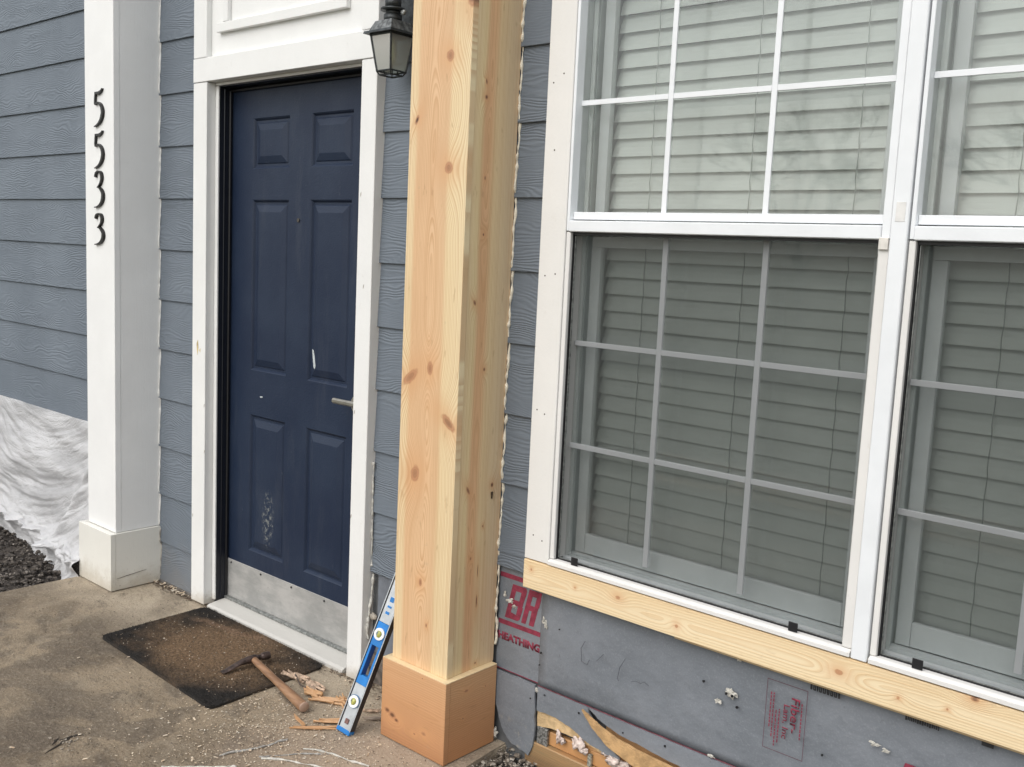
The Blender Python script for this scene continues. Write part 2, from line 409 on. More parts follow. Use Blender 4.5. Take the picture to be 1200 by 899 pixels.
put('foam_patch', blob((-.535, -.002, .232), .012, (1.3, .8, 1)), m_plain('old_foam', (.42, .38, .32), .9, var=.4), wall, True)

# ------------------------------------------------------------------ door casing
cas = thing('door_casing', 'white painted casing boards and panel framing the blue front door', 'door frame', (-1.07, 0, 0))
put('casing_board', B(-1.607, -1.516, -.03, .020, .010, 2.022, .0015), WHITE_CASE, cas)
put('casing_board', B(-.634, -.561, -.03, .020, .002, 2.022, .0015), WHITE_CASE, cas)
put('head_board', B(-1.607, -.561, -.0315, .020, 2.0245, 2.110, .0015), WHITE, cas)
put('casing_board', B(-1.607, -1.520, -.03, .020, 2.1125, 3.1, .0015), WHITE, cas)
put('casing_board', B(-.640, -.561, -.03, .020, 2.1125, 3.1, .0015), WHITE, cas)
put('jamb_strip', B(-1.5145, -1.495, .006, .0125, .028, 2.012, .001), WHITE_CASE, cas)
put('jamb_strip', B(-.655, -.636, .006, .0125, .028, 2.012, .001), WHITE_CASE, cas)
put('jamb_strip', B(-1.5145, -.636, .006, .0125, 2.0135, 2.0235, .001), WHITE, cas)
put('transom_panel', B(-1.519, -.641, -.008, .015, 2.112, 3.1, 0), WHITE, cas)
put('panel_moulding', B(-1.46, -.722, -.026, -.0085, 2.193, 2.226, .0015), WHITE, cas)
put('panel_moulding', B(-1.425, -1.393, -.0245, -.0085, 2.2275, 2.9, .0015), WHITE, cas)
put('panel_moulding', B(-.760, -.728, -.0245, -.0085, 2.2275, 2.9, .0015), WHITE, cas)
# ------------------------------------------------------------------ front door
door = thing('front_door', 'navy blue six panel front door with scuffed metal kick plate', 'door', (-1.07, .09, .02))
def m_door():
    g = G('navy_door_paint'); n = g.noise(g.P, 4, 4)
    c = g.mix(g.step(n, .35, .7), (.011, .020, .045), (.017, .028, .055))
    c = g.mix(g.step(g.noise(g.P, 75, 3, .8), .70, .76) * .35, c, (.20, .22, .26))
    c = g.mix(g.step(g.noise(g.vec(g.x * 8, 0.0, g.z * 1.2), 1.0, 6, .75), .52, .7) * .22, c, (.07, .08, .10)); c = g.mix(g.step(g.noise(g.vec(g.x * 90, 0.0, g.z * 14), 1.0, 3, .7), .70, .74) * .35, c, (.18, .19, .21))
    # scuffs on the lower left panel and flecks of bare primer
    sx = (g.x + 1.235) / .045; sz = (g.z - .40) / .13
    m = g.step(sx * sx + sz * sz, 1.0, .1) * g.step(g.noise(g.vec(g.x * 55, 0.0, g.z * 45), 1.0, 4, .8), .50, .62)
    c = g.mix(m * .55, c, (.36, .37, .33))
    return g.done(c, g.noise(g.P, 12, 4) * .25 + .34, g.bump(g.noise(g.P, 180, 3) + g.noise(g.P, 25, 2) * .8, .0007), spec=.35)
NAVY = m_door(); YD = .07
XC = [-1.505, -1.362, -1.139, -1.012, -.788, -.645]; ZC = [.022, .252, .789, .960, 1.599, 1.712, 1.895, 2.004]
bm = bmesh.new(); bmb = {}
def gv(i, j): 
    if (i, j) not in bmb: bmb[(i, j)] = bm.verts.new((XC[i], YD, ZC[j]))
    return bmb[(i, j)]
for i in range(5):
    for j in range(7):
        if i in (1, 3) and j in (1, 3, 5): continue
        bm.faces.new((gv(i, j), gv(i + 1, j), gv(i + 1, j + 1), gv(i, j + 1)))
B(XC[0], XC[-1], YD + .02, YD + .045, ZC[0], ZC[-1], bm=bm)
for (a, b) in (((XC[0], ZC[0]), (XC[0], ZC[-1])), ((XC[-1], ZC[0]), (XC[-1], ZC[-1])), ((XC[0], ZC[0]), (XC[-1], ZC[0])), ((XC[0], ZC[-1]), (XC[-1], ZC[-1]))):
    bm.faces.new([bm.verts.new(q) for q in ((a[0], YD, a[1]), (b[0], YD, b[1]), (b[0], YD + .02, b[1]), (a[0], YD + .02, a[1]))])
put('door_leaf', bm, NAVY, door)
for i in (1, 3):
    for j in (1, 3, 5):
        bm = bmesh.new(); rings = []
        for ins, dy in ((0, 0), (.004, .003), (.009, .0095), (.017, .0095), (.021, .006), (.044, -.001), (.046, -.0012)):
            x0, x1, z0, z1 = XC[i] + ins, XC[i + 1] - ins, ZC[j] + ins, ZC[j + 1] - ins
            rings.append([bm.verts.new(q) for q in ((x0, YD + dy, z0), (x1, YD + dy, z0), (x1, YD + dy, z1), (x0, YD + dy, z1))])
        for a, b in zip(rings, rings[1:]):
            for k in range(4): bm.faces.new((a[k], a[(k + 1) % 4], b[(k + 1) % 4], b[k]))
        bm.faces.new(rings[-1]); put('door_panel', bm, NAVY, door)
def m_kick():
    g = G('scuffed_aluminium'); n = g.noise(g.vec(g.x * 5, 0.0, g.z * 12), 1.0, 6, .7); s = g.noise(g.vec(g.x * 12, 0.0, g.z * 260), 1.0, 2)
    c = g.mix(g.step(n, .35, .68), (.36, .36, .35), (.54, .53, .51))
    c = g.mix(g.step(g.noise(g.P, 40, 5, .8), .60, .72) * .5, c, (.20, .18, .16))
    c = g.mix(g.step(g.z + n * .03, .060, .03) * .6, c, (.24, .21, .18))
    return g.done(c, .5, g.bump(s + n, .0006), .35)
KICK = m_kick()
put('kick_plate', B(-1.497, -.652, YD - .004, YD - .0005, .024, .188, .0008), KICK, door)
bm = bmesh.new()
for x in (-1.47, -1.27, -1.075, -.88, -.70): cyl((x, YD - .0065, .176), .004, .003, 'y', 8, bm)
put('kick_plate_screw', bm, BLACK, door)
hd = put('handle', B(-.792, -.665, .004, .020, .913, .931, .005), m_plain('brushed_nickel', (.42, .40, .35), .35, .8), door)
put('handle_rose', cyl((-.675, .019, .922), .030, .052, 'y', 20), m_plain('nickel_rose', (.42, .40, .35), .35, .8), hd)
put('peephole', cyl((-1.077, YD - .004, 1.527), .007, .006, 'y', 14), m_plain('peephole_brass', (.12, .11, .10), .3, .8), door)
CHIP = m_plain('pale_primer_chip', (.50, .54, .55), .6)
def flake(pts, y, mat, name, par, th=.0012):
    return put(name, prism(pts, 'y', y - th, y), mat, par)
flake([(-.983, 1.075), (-.975, 1.073), (-.969, 1.05), (-.963, 1.018), (-.966, 1.006), (-.974, 1.012), (-.978, 1.04)], YD - .0005, CHIP, 'paint_chip', door)
flake([(-.674, .975), (-.668, .985), (-.662, .958), (-.668, .93), (-.673, .95)], YD - .0005, CHIP, 'paint_chip', door)
flake([(-1.297, .865), (-1.281, .868), (-1.279, .863), (-1.292, .861)], YD - .0005, CHIP, 'paint_chip', door)
for pts in ([(-1.575, 1.045), (-1.566, 1.06), (-1.562, 1.03), (-1.568, 1.0), (-1.573, 1.02)], [(-1.557, 1.02), (-1.548, 1.028), (-1.55, 1.012)]): flake(pts, -.0302, m_plain('ochre_scuff', (.52, .42, .22), .7, var=.3), 'paint_scuff', cas, .0006)
for x, z in ((-1.522, .80), (-1.519, .62), (-1.60, .35), (-.60, 1.31), (-.628, .9), (-.632, .55), (-.625, 1.6)): flake([(x, z), (x + .004, z + .006), (x + .005, z + .016), (x + .001, z + .012)], -.0302, m_plain('bare_chip', (.40, .37, .33), .8), 'paint_chip', cas, .0004)
fr = thing('door_jamb', 'black painted inner jamb and weather strip of the front door', 'door frame', (-1.07, .06, .03))
put('jamb', B(-1.5145, -1.497, .0135, .0685, .026, 2.0085), BLACKJ, fr); put('jamb', B(-.655, -.638, .0135, .0685, .026, 2.0085), BLACKJ, fr); put('jamb', B(-1.5145, -.638, .0135, .0685, 2.0095, 2.0235), BLACKJ, fr); put('jamb', B(-1.521, -1.5065, .0695, .13, .0, 2.02), BLACKJ, fr); put('jamb', B(-.643, -.625, .0695, .13, .0, 2.02), BLACKJ, fr)
put('jamb', B(-1.5065, -.643, .0695, .13, 2.0065, 2.02), BLACKJ, fr)
put('weather_strip', tube([(-1.4955, .058, .03), (-1.4955, .058, 2.0)], .0045, 6), BLACK, fr)
put('weather_strip', tube([(-1.496, .034, .03), (-1.496, .034, 2.005)], .0028, 6), BLACKJ, fr)
put('weather_strip', tube([(-1.5, .060, 2.001), (-.64, .060, 2.001)], .0050, 6), BLACK, fr)
thr = thing('threshold', 'worn grey aluminium threshold below the front door', 'threshold', (-1.07, .0, 0))
put('sill_plate', prism([(-.028, .0), (-.028, .012), (-.018, .018), (.035, .024), (.066, .026), (.066, .0)], 'x', -1.494, -.657), m_white('worn_threshold_paint', (.56, .545, .51), dirt=.6), thr)
put('sweep', B(-1.495, -.655, .050, .0655, .0265, .036, .001), STEEL, thr)

# ------------------------------------------------------------------ white pilaster and its number
wp = thing('white_column', 'white painted square column carrying the black house number', 'column', (-2.03, -.09, 0))
put('front_board', B(-2.146, -1.912, -.189, -.165, .243, 3.0, .0012), WHITE_COL, wp)
put('side_board', B(-1.935, -1.9135, -.1648, .012, .243, 3.0, .001), WHITE_COL, wp)
put('side_board', B(-2.1445, -2.123, -.1648, .012, .243, 3.0, .001), WHITE_COL, wp)
put('base_front_board', B(-2.177, -1.901, -.216, -.196, .004, .241, .001), WHITE_BASE, wp)
put('base_side_board', B(-1.921, -1.9025, -.1958, .010, .004, .241, .001), WHITE_BASE, wp)
put('base_side_board', B(-2.1755, -2.157, -.1958, .010, .004, .241, .001), WHITE_BASE, wp)
put('base_cap', B(-2.156, -1.922, -.1955, .01, .228, .239), WHITE_BASE, wp)
DENT = m_plain('exposed_dark_scratch', (.16, .14, .12), .8)
put('scratch', tube([(-1.9015, -.19, .052), (-1.9012, -.15, .057), (-1.9015, -.10, .062), (-1.902, -.06, .066)], [.0006, .0015, .0013, .0005], 5), DENT, wp)
def digit_h(zb): return .124 if zb < 1.45 else .143
def ribbon(ctrl, y0, y1, ox, oz, sx, sz, n=9):
    """variable-width stroke: ctrl = (x, z, halfwidth) through Catmull-Rom"""
    P = [ctrl[0]] + list(ctrl) + [ctrl[-1]]; pts = []
    for i in range(1, len(P) - 2):
        for k in range(n):
            t = k / n; pts.append(tuple(.5 * (2 * b + (c - a) * t + (2 * a - 5 * b + 4 * c - d) * t * t + (3 * b - a - 3 * c + d) * t ** 3) for a, b, c, d in zip(P[i - 1], P[i], P[i + 1], P[i + 2])))
    pts.append(P[-2]); L, R_ = [], []
    pts = [(p[0] * sx, p[1] * sz, p[2] * sx) for p in pts]
    for i, p in enumerate(pts):
        a, b = pts[max(0, i - 1)], pts[min(len(pts) - 1, i + 1)]; dx, dz = b[0] - a[0], b[1] - a[1]; l = math.hypot(dx, dz) or 1
        L.append((ox + p[0] - dz / l * p[2], oz + p[1] + dx / l * p[2])); R_.append((ox + p[0] + dz / l * p[2], oz + p[1] - dx / l * p[2]))
    bm = bmesh.new(); rings = []
    for l, r in zip(L, R_):
        rings.append([bm.verts.new((l[0], y1, l[1])), bm.verts.new((l[0] * .9 + r[0] * .1, y0, l[1] * .9 + r[1] * .1)), bm.verts.new((r[0] * .9 + l[0] * .1, y0, r[1] * .9 + l[1] * .1)), bm.verts.new((r[0], y1, r[1]))])
    for a, b in zip(rings, rings[1:]):
        for k in range(4): bm.faces.new((a[k], a[(k + 1) % 4], b[(k + 1) % 4], b[k]))
    bm.faces.new(rings[0]); bm.faces.new(rings[-1][::-1]); return bm
FIVE = [[(.24, .93, .05), (.20, .80, .055), (.17, .66, .05), (.20, .585, .04)],
        [(.20, .60, .03), (.45, .64, .05), (.78, .55, .085), (.93, .38, .11), (.80, .20, .10), (.50, .07, .05), (.10, .0, .025)],
        [(.18, .90, .03), (.35, .895, .075), (.58, .90, .075), (.80, .94, .05), (.93, 1.0, .02)]]
THREE = [[(.14, .83, .09), (.22, .93, .07), (.45, .985, .04), (.72, .93, .08), (.80, .80, .10), (.68, .66, .06), (.42, .55, .035)],
         [(.36, .555, .03), (.62, .52, .06), (.88, .40, .10), (.90, .25, .12), (.72, .11, .08), (.42, .03, .04), (.06, .0, .028)]]
for shp, zb, lab in ((FIVE, 1.865, 'topmost black metal numeral 5, highest on the white column'), (FIVE, 1.704, 'second black metal numeral 5, directly above the upper 3 on the white column'),
                     (THREE, 1.551, 'upper black metal numeral 3, directly below the two fives on the white column'), (THREE, 1.404, 'lowest black metal numeral 3 on the white column')):
    bm = bmesh.new()
    for st in shp: merge(bm, ribbon(st, -.1985, -.1890, -2.062, zb, .078, digit_h(zb)))
    tag(put('house_number', bm, NUMB, org=(-2.02, -.19, zb)), lab, 'house number', 'black metal digits of the house number')

# ------------------------------------------------------------------ timber pilaster
K1 = [(a, b, c * 1.3, d, e, max(f, .3)) for a, b, c, d, e, f in [(-.077, 1.955, .0125, 1.15, 0, .0), (-.068, 1.663, .0135, 1.1, 0, 0), (-.197, 1.795, .006, 2.2, -.5, 1.0), (-.112, 1.117, .010, 1.8, 0, .25), (-.033, .975, .012, 2.4, .9, .45),
      (-.158, .811, .015, 1.5, -.2, .1), (-.19, 1.085, .013, 2.4, -.9, .25), (-.004, 2.10, .016, 1.6, 0, .8), (-.12, .50, .006, 1.8, 0, .4), (-.09, .38, .003, 2, 0, .6)]]
FRONT = m_wood('fir_front_board', 'x', [(0, CR), (.12, (.78, .62, .38)), (.17, SA), (.52, (.74, .50, .295)), (.68, (.71, .49, .29)), (.735, LY), (1, (.79, .66, .42))], -.227, 0, K1,
               [(-.118, .0055, .15, 0, 0, 1.3)], contrast=1.25)
K2 = [(-.130, 1.893, .004, 2.4, .2, .8), (-.128, 1.853, .007, 1.1, 0, .9), (-.121, 1.642, .003, 2.5, 0, .9), (-.118, 1.491, .0045, 1.2, 0, .8), (-.141, 1.306, .006, 1.7, .5, .7), (-.092, 1.121, .0055, 1.2, 0, .7),
      (-.137, .783, .006, 2.6, .5, .6), (-.038, .785, .007, 1.3, 0, 1.0), (-.070, .669, .003, 1.5, 0, .6), (-.115, .582, .004, 1.5, 0, .3), (-.083, .45, .003, 8, 0, 1.0), (-.083, .54, .002, 12, 0, .9), (-.077, .262, .004, 1, 0, .8)]
SIDE = m_wood('fir_side_board', 'y', [(0, LY), (.18, (.80, .65, .37)), (.27, (.72, .44, .24)), (.40, (.74, .46, .25)), (.52, (.80, .62, .36)), (.85, (.78, .62, .40)), (1, (.76, .58, .38))], -.172, 0, K2,
              [(-.112, .0048, .14, 0, 0, 2.2)], contrast=1.15)
LEFTS = m_wood('fir_left_board', 'y', [(0, LY), (.5, SA), (1, CR)], -.172, 0, (), [(-.09, .005, .1, 0, 0, 5)])
pc = thing('timber_column', 'new unpainted fir column on a square base beside the front door', 'column', (-.113, -.1, 0))
put('front_board', B(-.227, 0, -.194, -.1725, .2462, 3.0, .0009), FRONT, pc)
put('side_board', B(-.0215, -.0016, -.172, .002, .2462, 3.0, .0008), SIDE, pc)
put('side_board', B(-.2255, -.206, -.172, .002, .2462, 3.0, .0008), LEFTS, pc)
KB = [(-.218, .088, .010, .5, 0, .8), (-.196, .080, .012, .45, 0, .9), (-.178, .070, .008, .45, 0, .8), (-.062, .07, .007, 1.8, 0, .35), (-.10, .056, .004, 2, 0, .6), (-.075, .232, .002, 1, 0, 1.0)]
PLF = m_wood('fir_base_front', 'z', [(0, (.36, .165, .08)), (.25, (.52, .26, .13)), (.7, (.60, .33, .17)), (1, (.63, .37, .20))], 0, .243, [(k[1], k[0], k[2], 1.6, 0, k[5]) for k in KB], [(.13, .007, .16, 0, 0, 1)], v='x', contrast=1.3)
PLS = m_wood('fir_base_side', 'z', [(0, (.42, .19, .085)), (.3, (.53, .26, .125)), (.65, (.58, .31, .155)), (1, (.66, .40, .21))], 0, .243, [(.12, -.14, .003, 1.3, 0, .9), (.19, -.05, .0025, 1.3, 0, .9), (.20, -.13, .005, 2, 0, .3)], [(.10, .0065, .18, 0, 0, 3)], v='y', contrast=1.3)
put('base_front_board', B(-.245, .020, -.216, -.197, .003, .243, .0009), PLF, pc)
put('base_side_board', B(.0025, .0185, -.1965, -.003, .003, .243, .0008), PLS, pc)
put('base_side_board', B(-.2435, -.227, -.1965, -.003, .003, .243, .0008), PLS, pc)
CAPW = m_wood('fir_cap', 'y', [(0, (.84, .70, .44)), (1, (.84, .70, .44))], -.2, 0, v='x')
bm = B(-.2446, .0194, -.2154, -.0035, .2434, .2457, .0004); put('base_cap', bm, CAPW, pc)
put('screw_hole', tube([(-.0012, -.038, .745), (-.0012, -.0385, .765)], [.0028, .0045], 8), m_plain('knot_hole', (.05, .03, .015), .8), pc)

# ------------------------------------------------------------------ lantern
la = thing('wall_lantern', 'small dark metal wall lantern between door casing and timber column', 'lamp', (-.44, 0, 2.1))
cx, cy = -.44, -.079
def frustum(z0, h0, z1, h1, bm=None, closed=True):
    bm = bm or bmesh.new()
    a = [bm.verts.new((cx + sx * h0, cy + sy * h0, z0)) for sx, sy in ((-1, -1), (1, -1), (1, 1), (-1, 1))]
    b = [bm.verts.new((cx + sx * h1, cy + sy * h1, z1)) for sx, sy in ((-1, -1), (1, -1), (1, 1), (-1, 1))]
    for k in range(4): bm.faces.new((a[k], a[(k + 1) % 4], b[(k + 1) % 4], b[k]))
    if closed: bm.faces.new(a[::-1]); bm.faces.new(b)
    return bm
put('roof_skirt', frustum(2.066, .061, 2.073, .059), BRONZE, la)
put('roof', frustum(2.0735, .050, 2.104, .036), m_plain('mottled_lantern_roof', (.16, .165, .16), .35, .6, var=.6, scale=70), la)
bm = cyl((cx, cy, 2.104), .027, .020); cyl((cx, cy, 2.124), .022, .012, bm=bm); cyl((cx, cy, 2.136), .037, .006, bm=bm); cyl((cx, cy, 2.142), .024, .03, bm=bm)
put('chimney', bm, BRONZE, la, True)
bm = bmesh.new()
for sx, sy in ((-1, -1), (1, -1), (1, 1), (-1, 1)):
    tube([(cx + sx * .045, cy + sy * .045, 2.066), (cx + sx * .030, cy + sy * .030, 1.962)], .0030, 6, bm)
for z, h in ((1.962, .031), (1.951, .024), (2.063, .046)):
    for a, b in (((-1, -1), (1, -1)), ((1, -1), (1, 1)), ((1, 1), (-1, 1)), ((-1, 1), (-1, -1))):
        tube([(cx + a[0] * h, cy + a[1] * h, z), (cx + b[0] * h, cy + b[1] * h, z)], .0026, 6, bm)
for sx, sy in ((-1, -1), (1, -1), (1, 1), (-1, 1), (0, -1), (1, 0), (0, 1), (-1, 0)):
    tube([(cx + sx * .031, cy + sy * .031, 1.962), (cx + sx * .024, cy + sy * .024, 1.951)], .0022, 5, bm)
put('cage', bm, BRONZE, la)
def m_glass(name, tint=(.965, .985, .975), rough=.02, base=.0, ior=1.5, wav=.0006, dust_haze=.03):
    g = G(name); nt = g.nt
    fr_ = nt.nodes.new('ShaderNodeFresnel'); fr_.inputs[0].default_value = ior
    gl = nt.nodes.new('ShaderNodeBsdfGlossy'); gl.inputs['Roughness'].default_value = rough
    tr = nt.nodes.new('ShaderNodeBsdfTransparent'); tr.inputs[0].default_value = (*tint, 1)
    mx = nt.nodes.new('ShaderNodeMixShader'); b = g.bump(g.noise(g.P, 3.0, 1), wav); nt.links.new(b.s, gl.inputs['Normal'])
    f = X(g, fr_.outputs[0]) * 1.7 + base
    nt.links.new(f.s, mx.inputs[0]); nt.links.new(tr.outputs[0], mx.inputs[1]); nt.links.new(gl.outputs[0], mx.inputs[2])
    # thin dusty film, thickened to paint a washed-out haze on the window panes
    df = nt.nodes.new('ShaderNodeBsdfDiffuse'); df.inputs[0].default_value = (.7, .72, .7, 1)
    m2 = nt.nodes.new('ShaderNodeMixShader'); d = g.step(g.noise(g.P, 7, 5, .7), .45, .8) * .035 + dust_haze
    nt.links.new(d.s, m2.inputs[0]); nt.links.new(mx.outputs[0], m2.inputs[1]); nt.links.new(df.outputs[0], m2.inputs[2])
    nt.links.new(m2.outputs[0], g.out.inputs[0]); return g.m
GLASS = m_glass('window_glass'); LGLASS = m_glass('lantern_glass', (.70, .74, .68), .12, dust_haze=.30)
for k, ((ax, ay), (bx, by)) in enumerate((((-1, -1), (1, -1)), ((1, -1), (1, 1)), ((1, 1), (-1, 1)), ((-1, 1), (-1, -1)))):
    bm = bmesh.new(); h0, h1 = .0295, .0438
    bm.faces.new([bm.verts.new(q) for q in ((cx + ax * h0, cy + ay * h0, 1.963), (cx + bx * h0, cy + by * h0, 1.963), (cx + bx * h1, cy + by * h1, 2.064), (cx + ax * h1, cy + ay * h1, 2.064))])
    put('glass_pane', bm, LGLASS, la)
put('bulb', tube([(cx, cy, 1.985), (cx, cy, 1.99), (cx, cy, 2.01), (cx, cy, 2.035), (cx, cy, 2.06)], [.008, .013, .0165, .014, .012], 14), m_plain('frosted_bulb', (.62, .60, .40), .5), la, True)
put('bracket', tube([(cx, cy, 2.172), (cx, cy + .01, 2.2), (cx, cy + .05, 2.21), (cx, 0, 2.19)], .008, 8), BRONZE, la, True)
put('wall_plate', B(cx - .045, cx + .045, -.018, .004, 2.1, 2.28, .004), BRONZE, la)
put('thumb_screw', blob((cx + .048, cy, 2.126), .008), STEEL, la, True)

# ------------------------------------------------------------------ windows
wt = thing('window_trim', 'white painted trim board with nail holes left of the windows', 'window trim', (.169, 0, .6))
put('trim_board', B(.1255, .2115, -.03, .02, .600, 2.6, .0015), WHITE_WIN, wt)
put('head_board', B(.1255, 2.04, -.031, .02, 2.602, 2.72, .0015), WHITE_WIN, wt)
put('trim_board', B(1.966, 2.038, -.03, .02, .600, 2.6, .0015), WHITE_WIN, wt)
NH = put('nail_hole', cyl((.179, -.0305, 1.915), .0022, .0015, 'y', 8), m_plain('nail_hole_dark', (.06, .045, .035), .9), wt, org=(.179, -.0305, 1.915))
for x, z in ((.146, 1.894), (.184, 1.395), (.149, 1.389), (.145, 1.023), (.172, 1.014), (.154, .671), (.186, .661), (.16, 1.72)): dup(NH, (x, -.0305, z), wt)
mu = thing('window_mullion', 'smooth white mullion cover between the two windows', 'mullion', (1.088, 0, .6))
put('mullion_cover', B(1.070, 1.1055, -.034, .03, .600, 2.6, .002), VINYL, mu)
put('caulk_patch', B(1.078, 1.098, -.0348, -.0338, 1.545, 1.585, .0004), m_plain('beige_smear', (.70, .69, .67), .6, var=.1), mu)
SCREEN = None
def m_screen():
    g = G('insect_screen'); nt = g.nt
    tr = nt.nodes.new('ShaderNodeBsdfTransparent'); df = nt.nodes.new('ShaderNodeBsdfDiffuse'); df.inputs[0].default_value = (.05, .056, .055, 1)
    mx = nt.nodes.new('ShaderNodeMixShader')
    n = g.noise(g.P, 500, 2) * .06 + .385 + g.noise(g.vec(g.x * 2, 0.0, g.z * 3), 1.0, 3) * .06
    nt.links.new(n.s, mx.inputs[0]); nt.links.new(tr.outputs[0], mx.inputs[1]); nt.links.new(df.outputs[0], mx.inputs[2]); nt.links.new(mx.outputs[0], g.out.inputs[0]); return g.m
SCREEN = m_screen()
def quad(x0, x1, y, z0, z1):
    bm = bmesh.new(); bm.faces.new([bm.verts.new(q) for q in ((x0, y, z0), (x1, y, z0), (x1, y, z1), (x0, y, z1))]); return bm
ZT = 2.56
def window(gx0, gx1, lab, blab, zoff, cords, clips):
    w = thing('sash_window', lab, 'window', ((gx0 + gx1) / 2, .0, .6), 'double hung windows side by side')
    # outer frame
    put('frame_stile', B(gx0 - .0135, gx0, -.026, .03, .618, 1.507, .001), VINYL_D, w); put('frame_stile', B(gx1, gx1 + .022, -.026, .03, .618, 1.507, .001), VINYL_D, w)
    put('frame_stile', B(gx0 - .0135, gx0 - .0045, -.028, .03, 1.510, ZT, .001), VINYL, w); put('frame_stile', B(gx1 + .004, gx1 + .022, -.028, .03, 1.510, ZT, .001), VINYL, w)
    put('frame_head', B(gx0 - .0135, gx1 + .022, -.028, .12, ZT + .001, 2.6, .001), VINYL, w)
    put('frame_sill', prism([(-.036, .602), (-.036, .611), (-.026, .6165), (.0, .6165), (.0, .602)], 'x', gx0 - .012, gx1 + .022), VINYL_D, w)
    # meeting rail in two steps
    put('meeting_rail', B(gx0 - .004, gx1 + .0035, -.014, .02, 1.5405, 1.560, .001), VINYL, w)
    put('meeting_rail', B(gx0 - .004, gx1 + .0035, -.031, .02, 1.508, 1.537, .002), VINYL, w)
    put('corner_block', B(gx1 + .001, gx1 + .021, -.0325, -.027, 1.487, 1.512, .0008), m_plain('beige_corner_key', (.68, .65, .60), .6), w)
    # jamb liners with tracks
    for s, x in ((1, gx0), (-1, gx1)):
        bm = B(min(x, x - s * .0125), max(x, x - s * .0125), .031, .175, .60, ZT)
        for y, h, t in ((.032, .007, .004), (.046, .004, .003), (.080, .008, .004)):
            B(min(x, x + s * h), max(x, x + s * h), y, y + t, .612, ZT - .001, bm=bm)
        put('jamb_liner', bm, JAMBC, w)
    # upper sash, outside
    put('glass_pane', quad(gx0 - .004, gx1 + .0035, .002, 1.561, ZT), GLASS, w)
    gx = [gx0 + (gx1 - gx0) * k / 3 - .005 for k in (1, 2)]
    for x in gx: put('muntin', B(x - .0068, x + .0068, -.004, .0012, 1.5605, ZT, .0006), VINYL, w)
    for z in (1.84, 2.12):
        for a, b in ((gx0 - .004, gx[0] - .0072), (gx[0] + .0072, gx[1] - .0072), (gx[1] + .0072, gx1 + .0035)): put('muntin', B(a, b, -.004, .0012, z - .0065, z + .0065, .0006), VINYL, w)
    # lower: outer storm pane with grid behind the insect screen
    put('glass_pane', quad(gx0, gx1, .024, .620, 1.507), GLASS, w)
    for x in gx: put('muntin', B(x - .0072, x + .0072, .016, .0232, .653, 1.5065, .0006), VINYL, w)
    for z in (1.213, .933):
        for a, b in ((gx0 + .001, gx[0] - .0076), (gx[0] + .0076, gx[1] - .0076), (gx[1] + .0076, gx1 - .001)): put('muntin', B(a, b, .016, .0232, z - .0065, z + .0065, .0006), VINYL, w)
    put('insect_screen', quad(gx0 + .002, gx1 - .002, -.006, .620, 1.500), SCREEN, w)
    bm = B(gx0 + .0003, gx0 + .0033, -.016, -.004, .6168, 1.506); B(gx1 - .0033, gx1 - .0003, -.016, -.004, .6168, 1.506, bm=bm)
    B(gx0 + .0034, gx1 - .0034, -.016, -.004, 1.500, 1.507, bm=bm); B(gx0 + .0034, gx1 - .0034, -.012, -.004, .6168, .6195, bm=bm)
    put('screen_gasket', bm, BLACK, w)
    bm = B(gx0 + .005, gx0 + .0065, -.012, -.006, .622, 1.498); B(gx0 + .0066, gx1 - .0066, -.010, -.006, .6205, .6215, bm=bm); B(gx1 - .0065, gx1 - .005, -.012, -.006, .622, 1.498, bm=bm)
    put('screen_bead', bm, STEEL, w)
    for x in clips: put('sill_clip', B(x + .002, x + .025, -.0285, -.0265, .6175, .640, .001), BLACK, w)
    # sill tracks
    bm = B(gx0, gx1, .0585, .17, .598, .612)
    for y0, y1, z in ((.0005, .0145, .6130), (.016, .0325, .6195), (.034, .0575, .6270)): B(gx0, gx1, y0, y1, .598, z, .0008, bm=bm)
    put('sill_track', bm, SASHC, w)
    # prime sash, inside
    for z0, z1, y0 in ((.628, 1.47, .058), (1.50, ZT - .002, .062)):
        put('sash_stile', B(gx0 + .009, gx0 + .040, y0, y0 + .02, z0, z1, .001), SASHC, w); put('sash_stile', B(gx1 - .040, gx1 - .009, y0, y0 + .02, z0, z1, .001), SASHC, w)
    put('sash_rail', B(gx0 + .041, gx1 - .041, .0585, .078, .6285, .683, .001), SASHC, w)
    put('sash_rail', B(gx0 + .009, gx1 - .009, .0585, .082, 1.471, 1.499, .001), SASHC, w)
    put('glass_pane', quad(gx0 + .038, gx1 - .038, .069, .680, 1.473), GLASS, w); put('glass_pane', quad(gx0 + .038, gx1 - .038, .073, 1.499, ZT), GLASS, w)
    # blind
    bl = thing('window_blind', blab, 'blind', ((gx0 + gx1) / 2, .11, .66), 'closed white slat blinds')
    x0, x1 = gx0 + .028, gx1 - .028; n = 42; pitch = .0456
    pf = []
    for k in range(5):
        t = k / 4; pf.append((.101 + .021 * t + .0034 * math.sin(math.pi * t) * -1, .0490 * t))
    pf += [(a + .0022, b) for a, b in pf[::-1]]
    bm = prism(pf, 'x', x0, x1); zb = .664 + zoff
    bm.transform(Matrix.Translation((0, 0, zb)))
    sl = put('slat', bm, BLIND, bl, org=((x0 + x1) / 2, .103, zb))
    for k in range(1, n):
        z = zb + k * pitch
        if z > ZT - .06: break
        c = dup(sl, ((x0 + x1) / 2, .103 + random.uniform(-.0006, .0006), z + random.uniform(-.0008, .0008)), bl)
        c.rotation_euler = (random.uniform(-.02, .02), random.uniform(-.0012, .0012), random.uniform(-.001, .001))
    put('bottom_rail', B(x0, x1, .098, .118, zb - .022, zb - .003, .002), BLIND, bl)
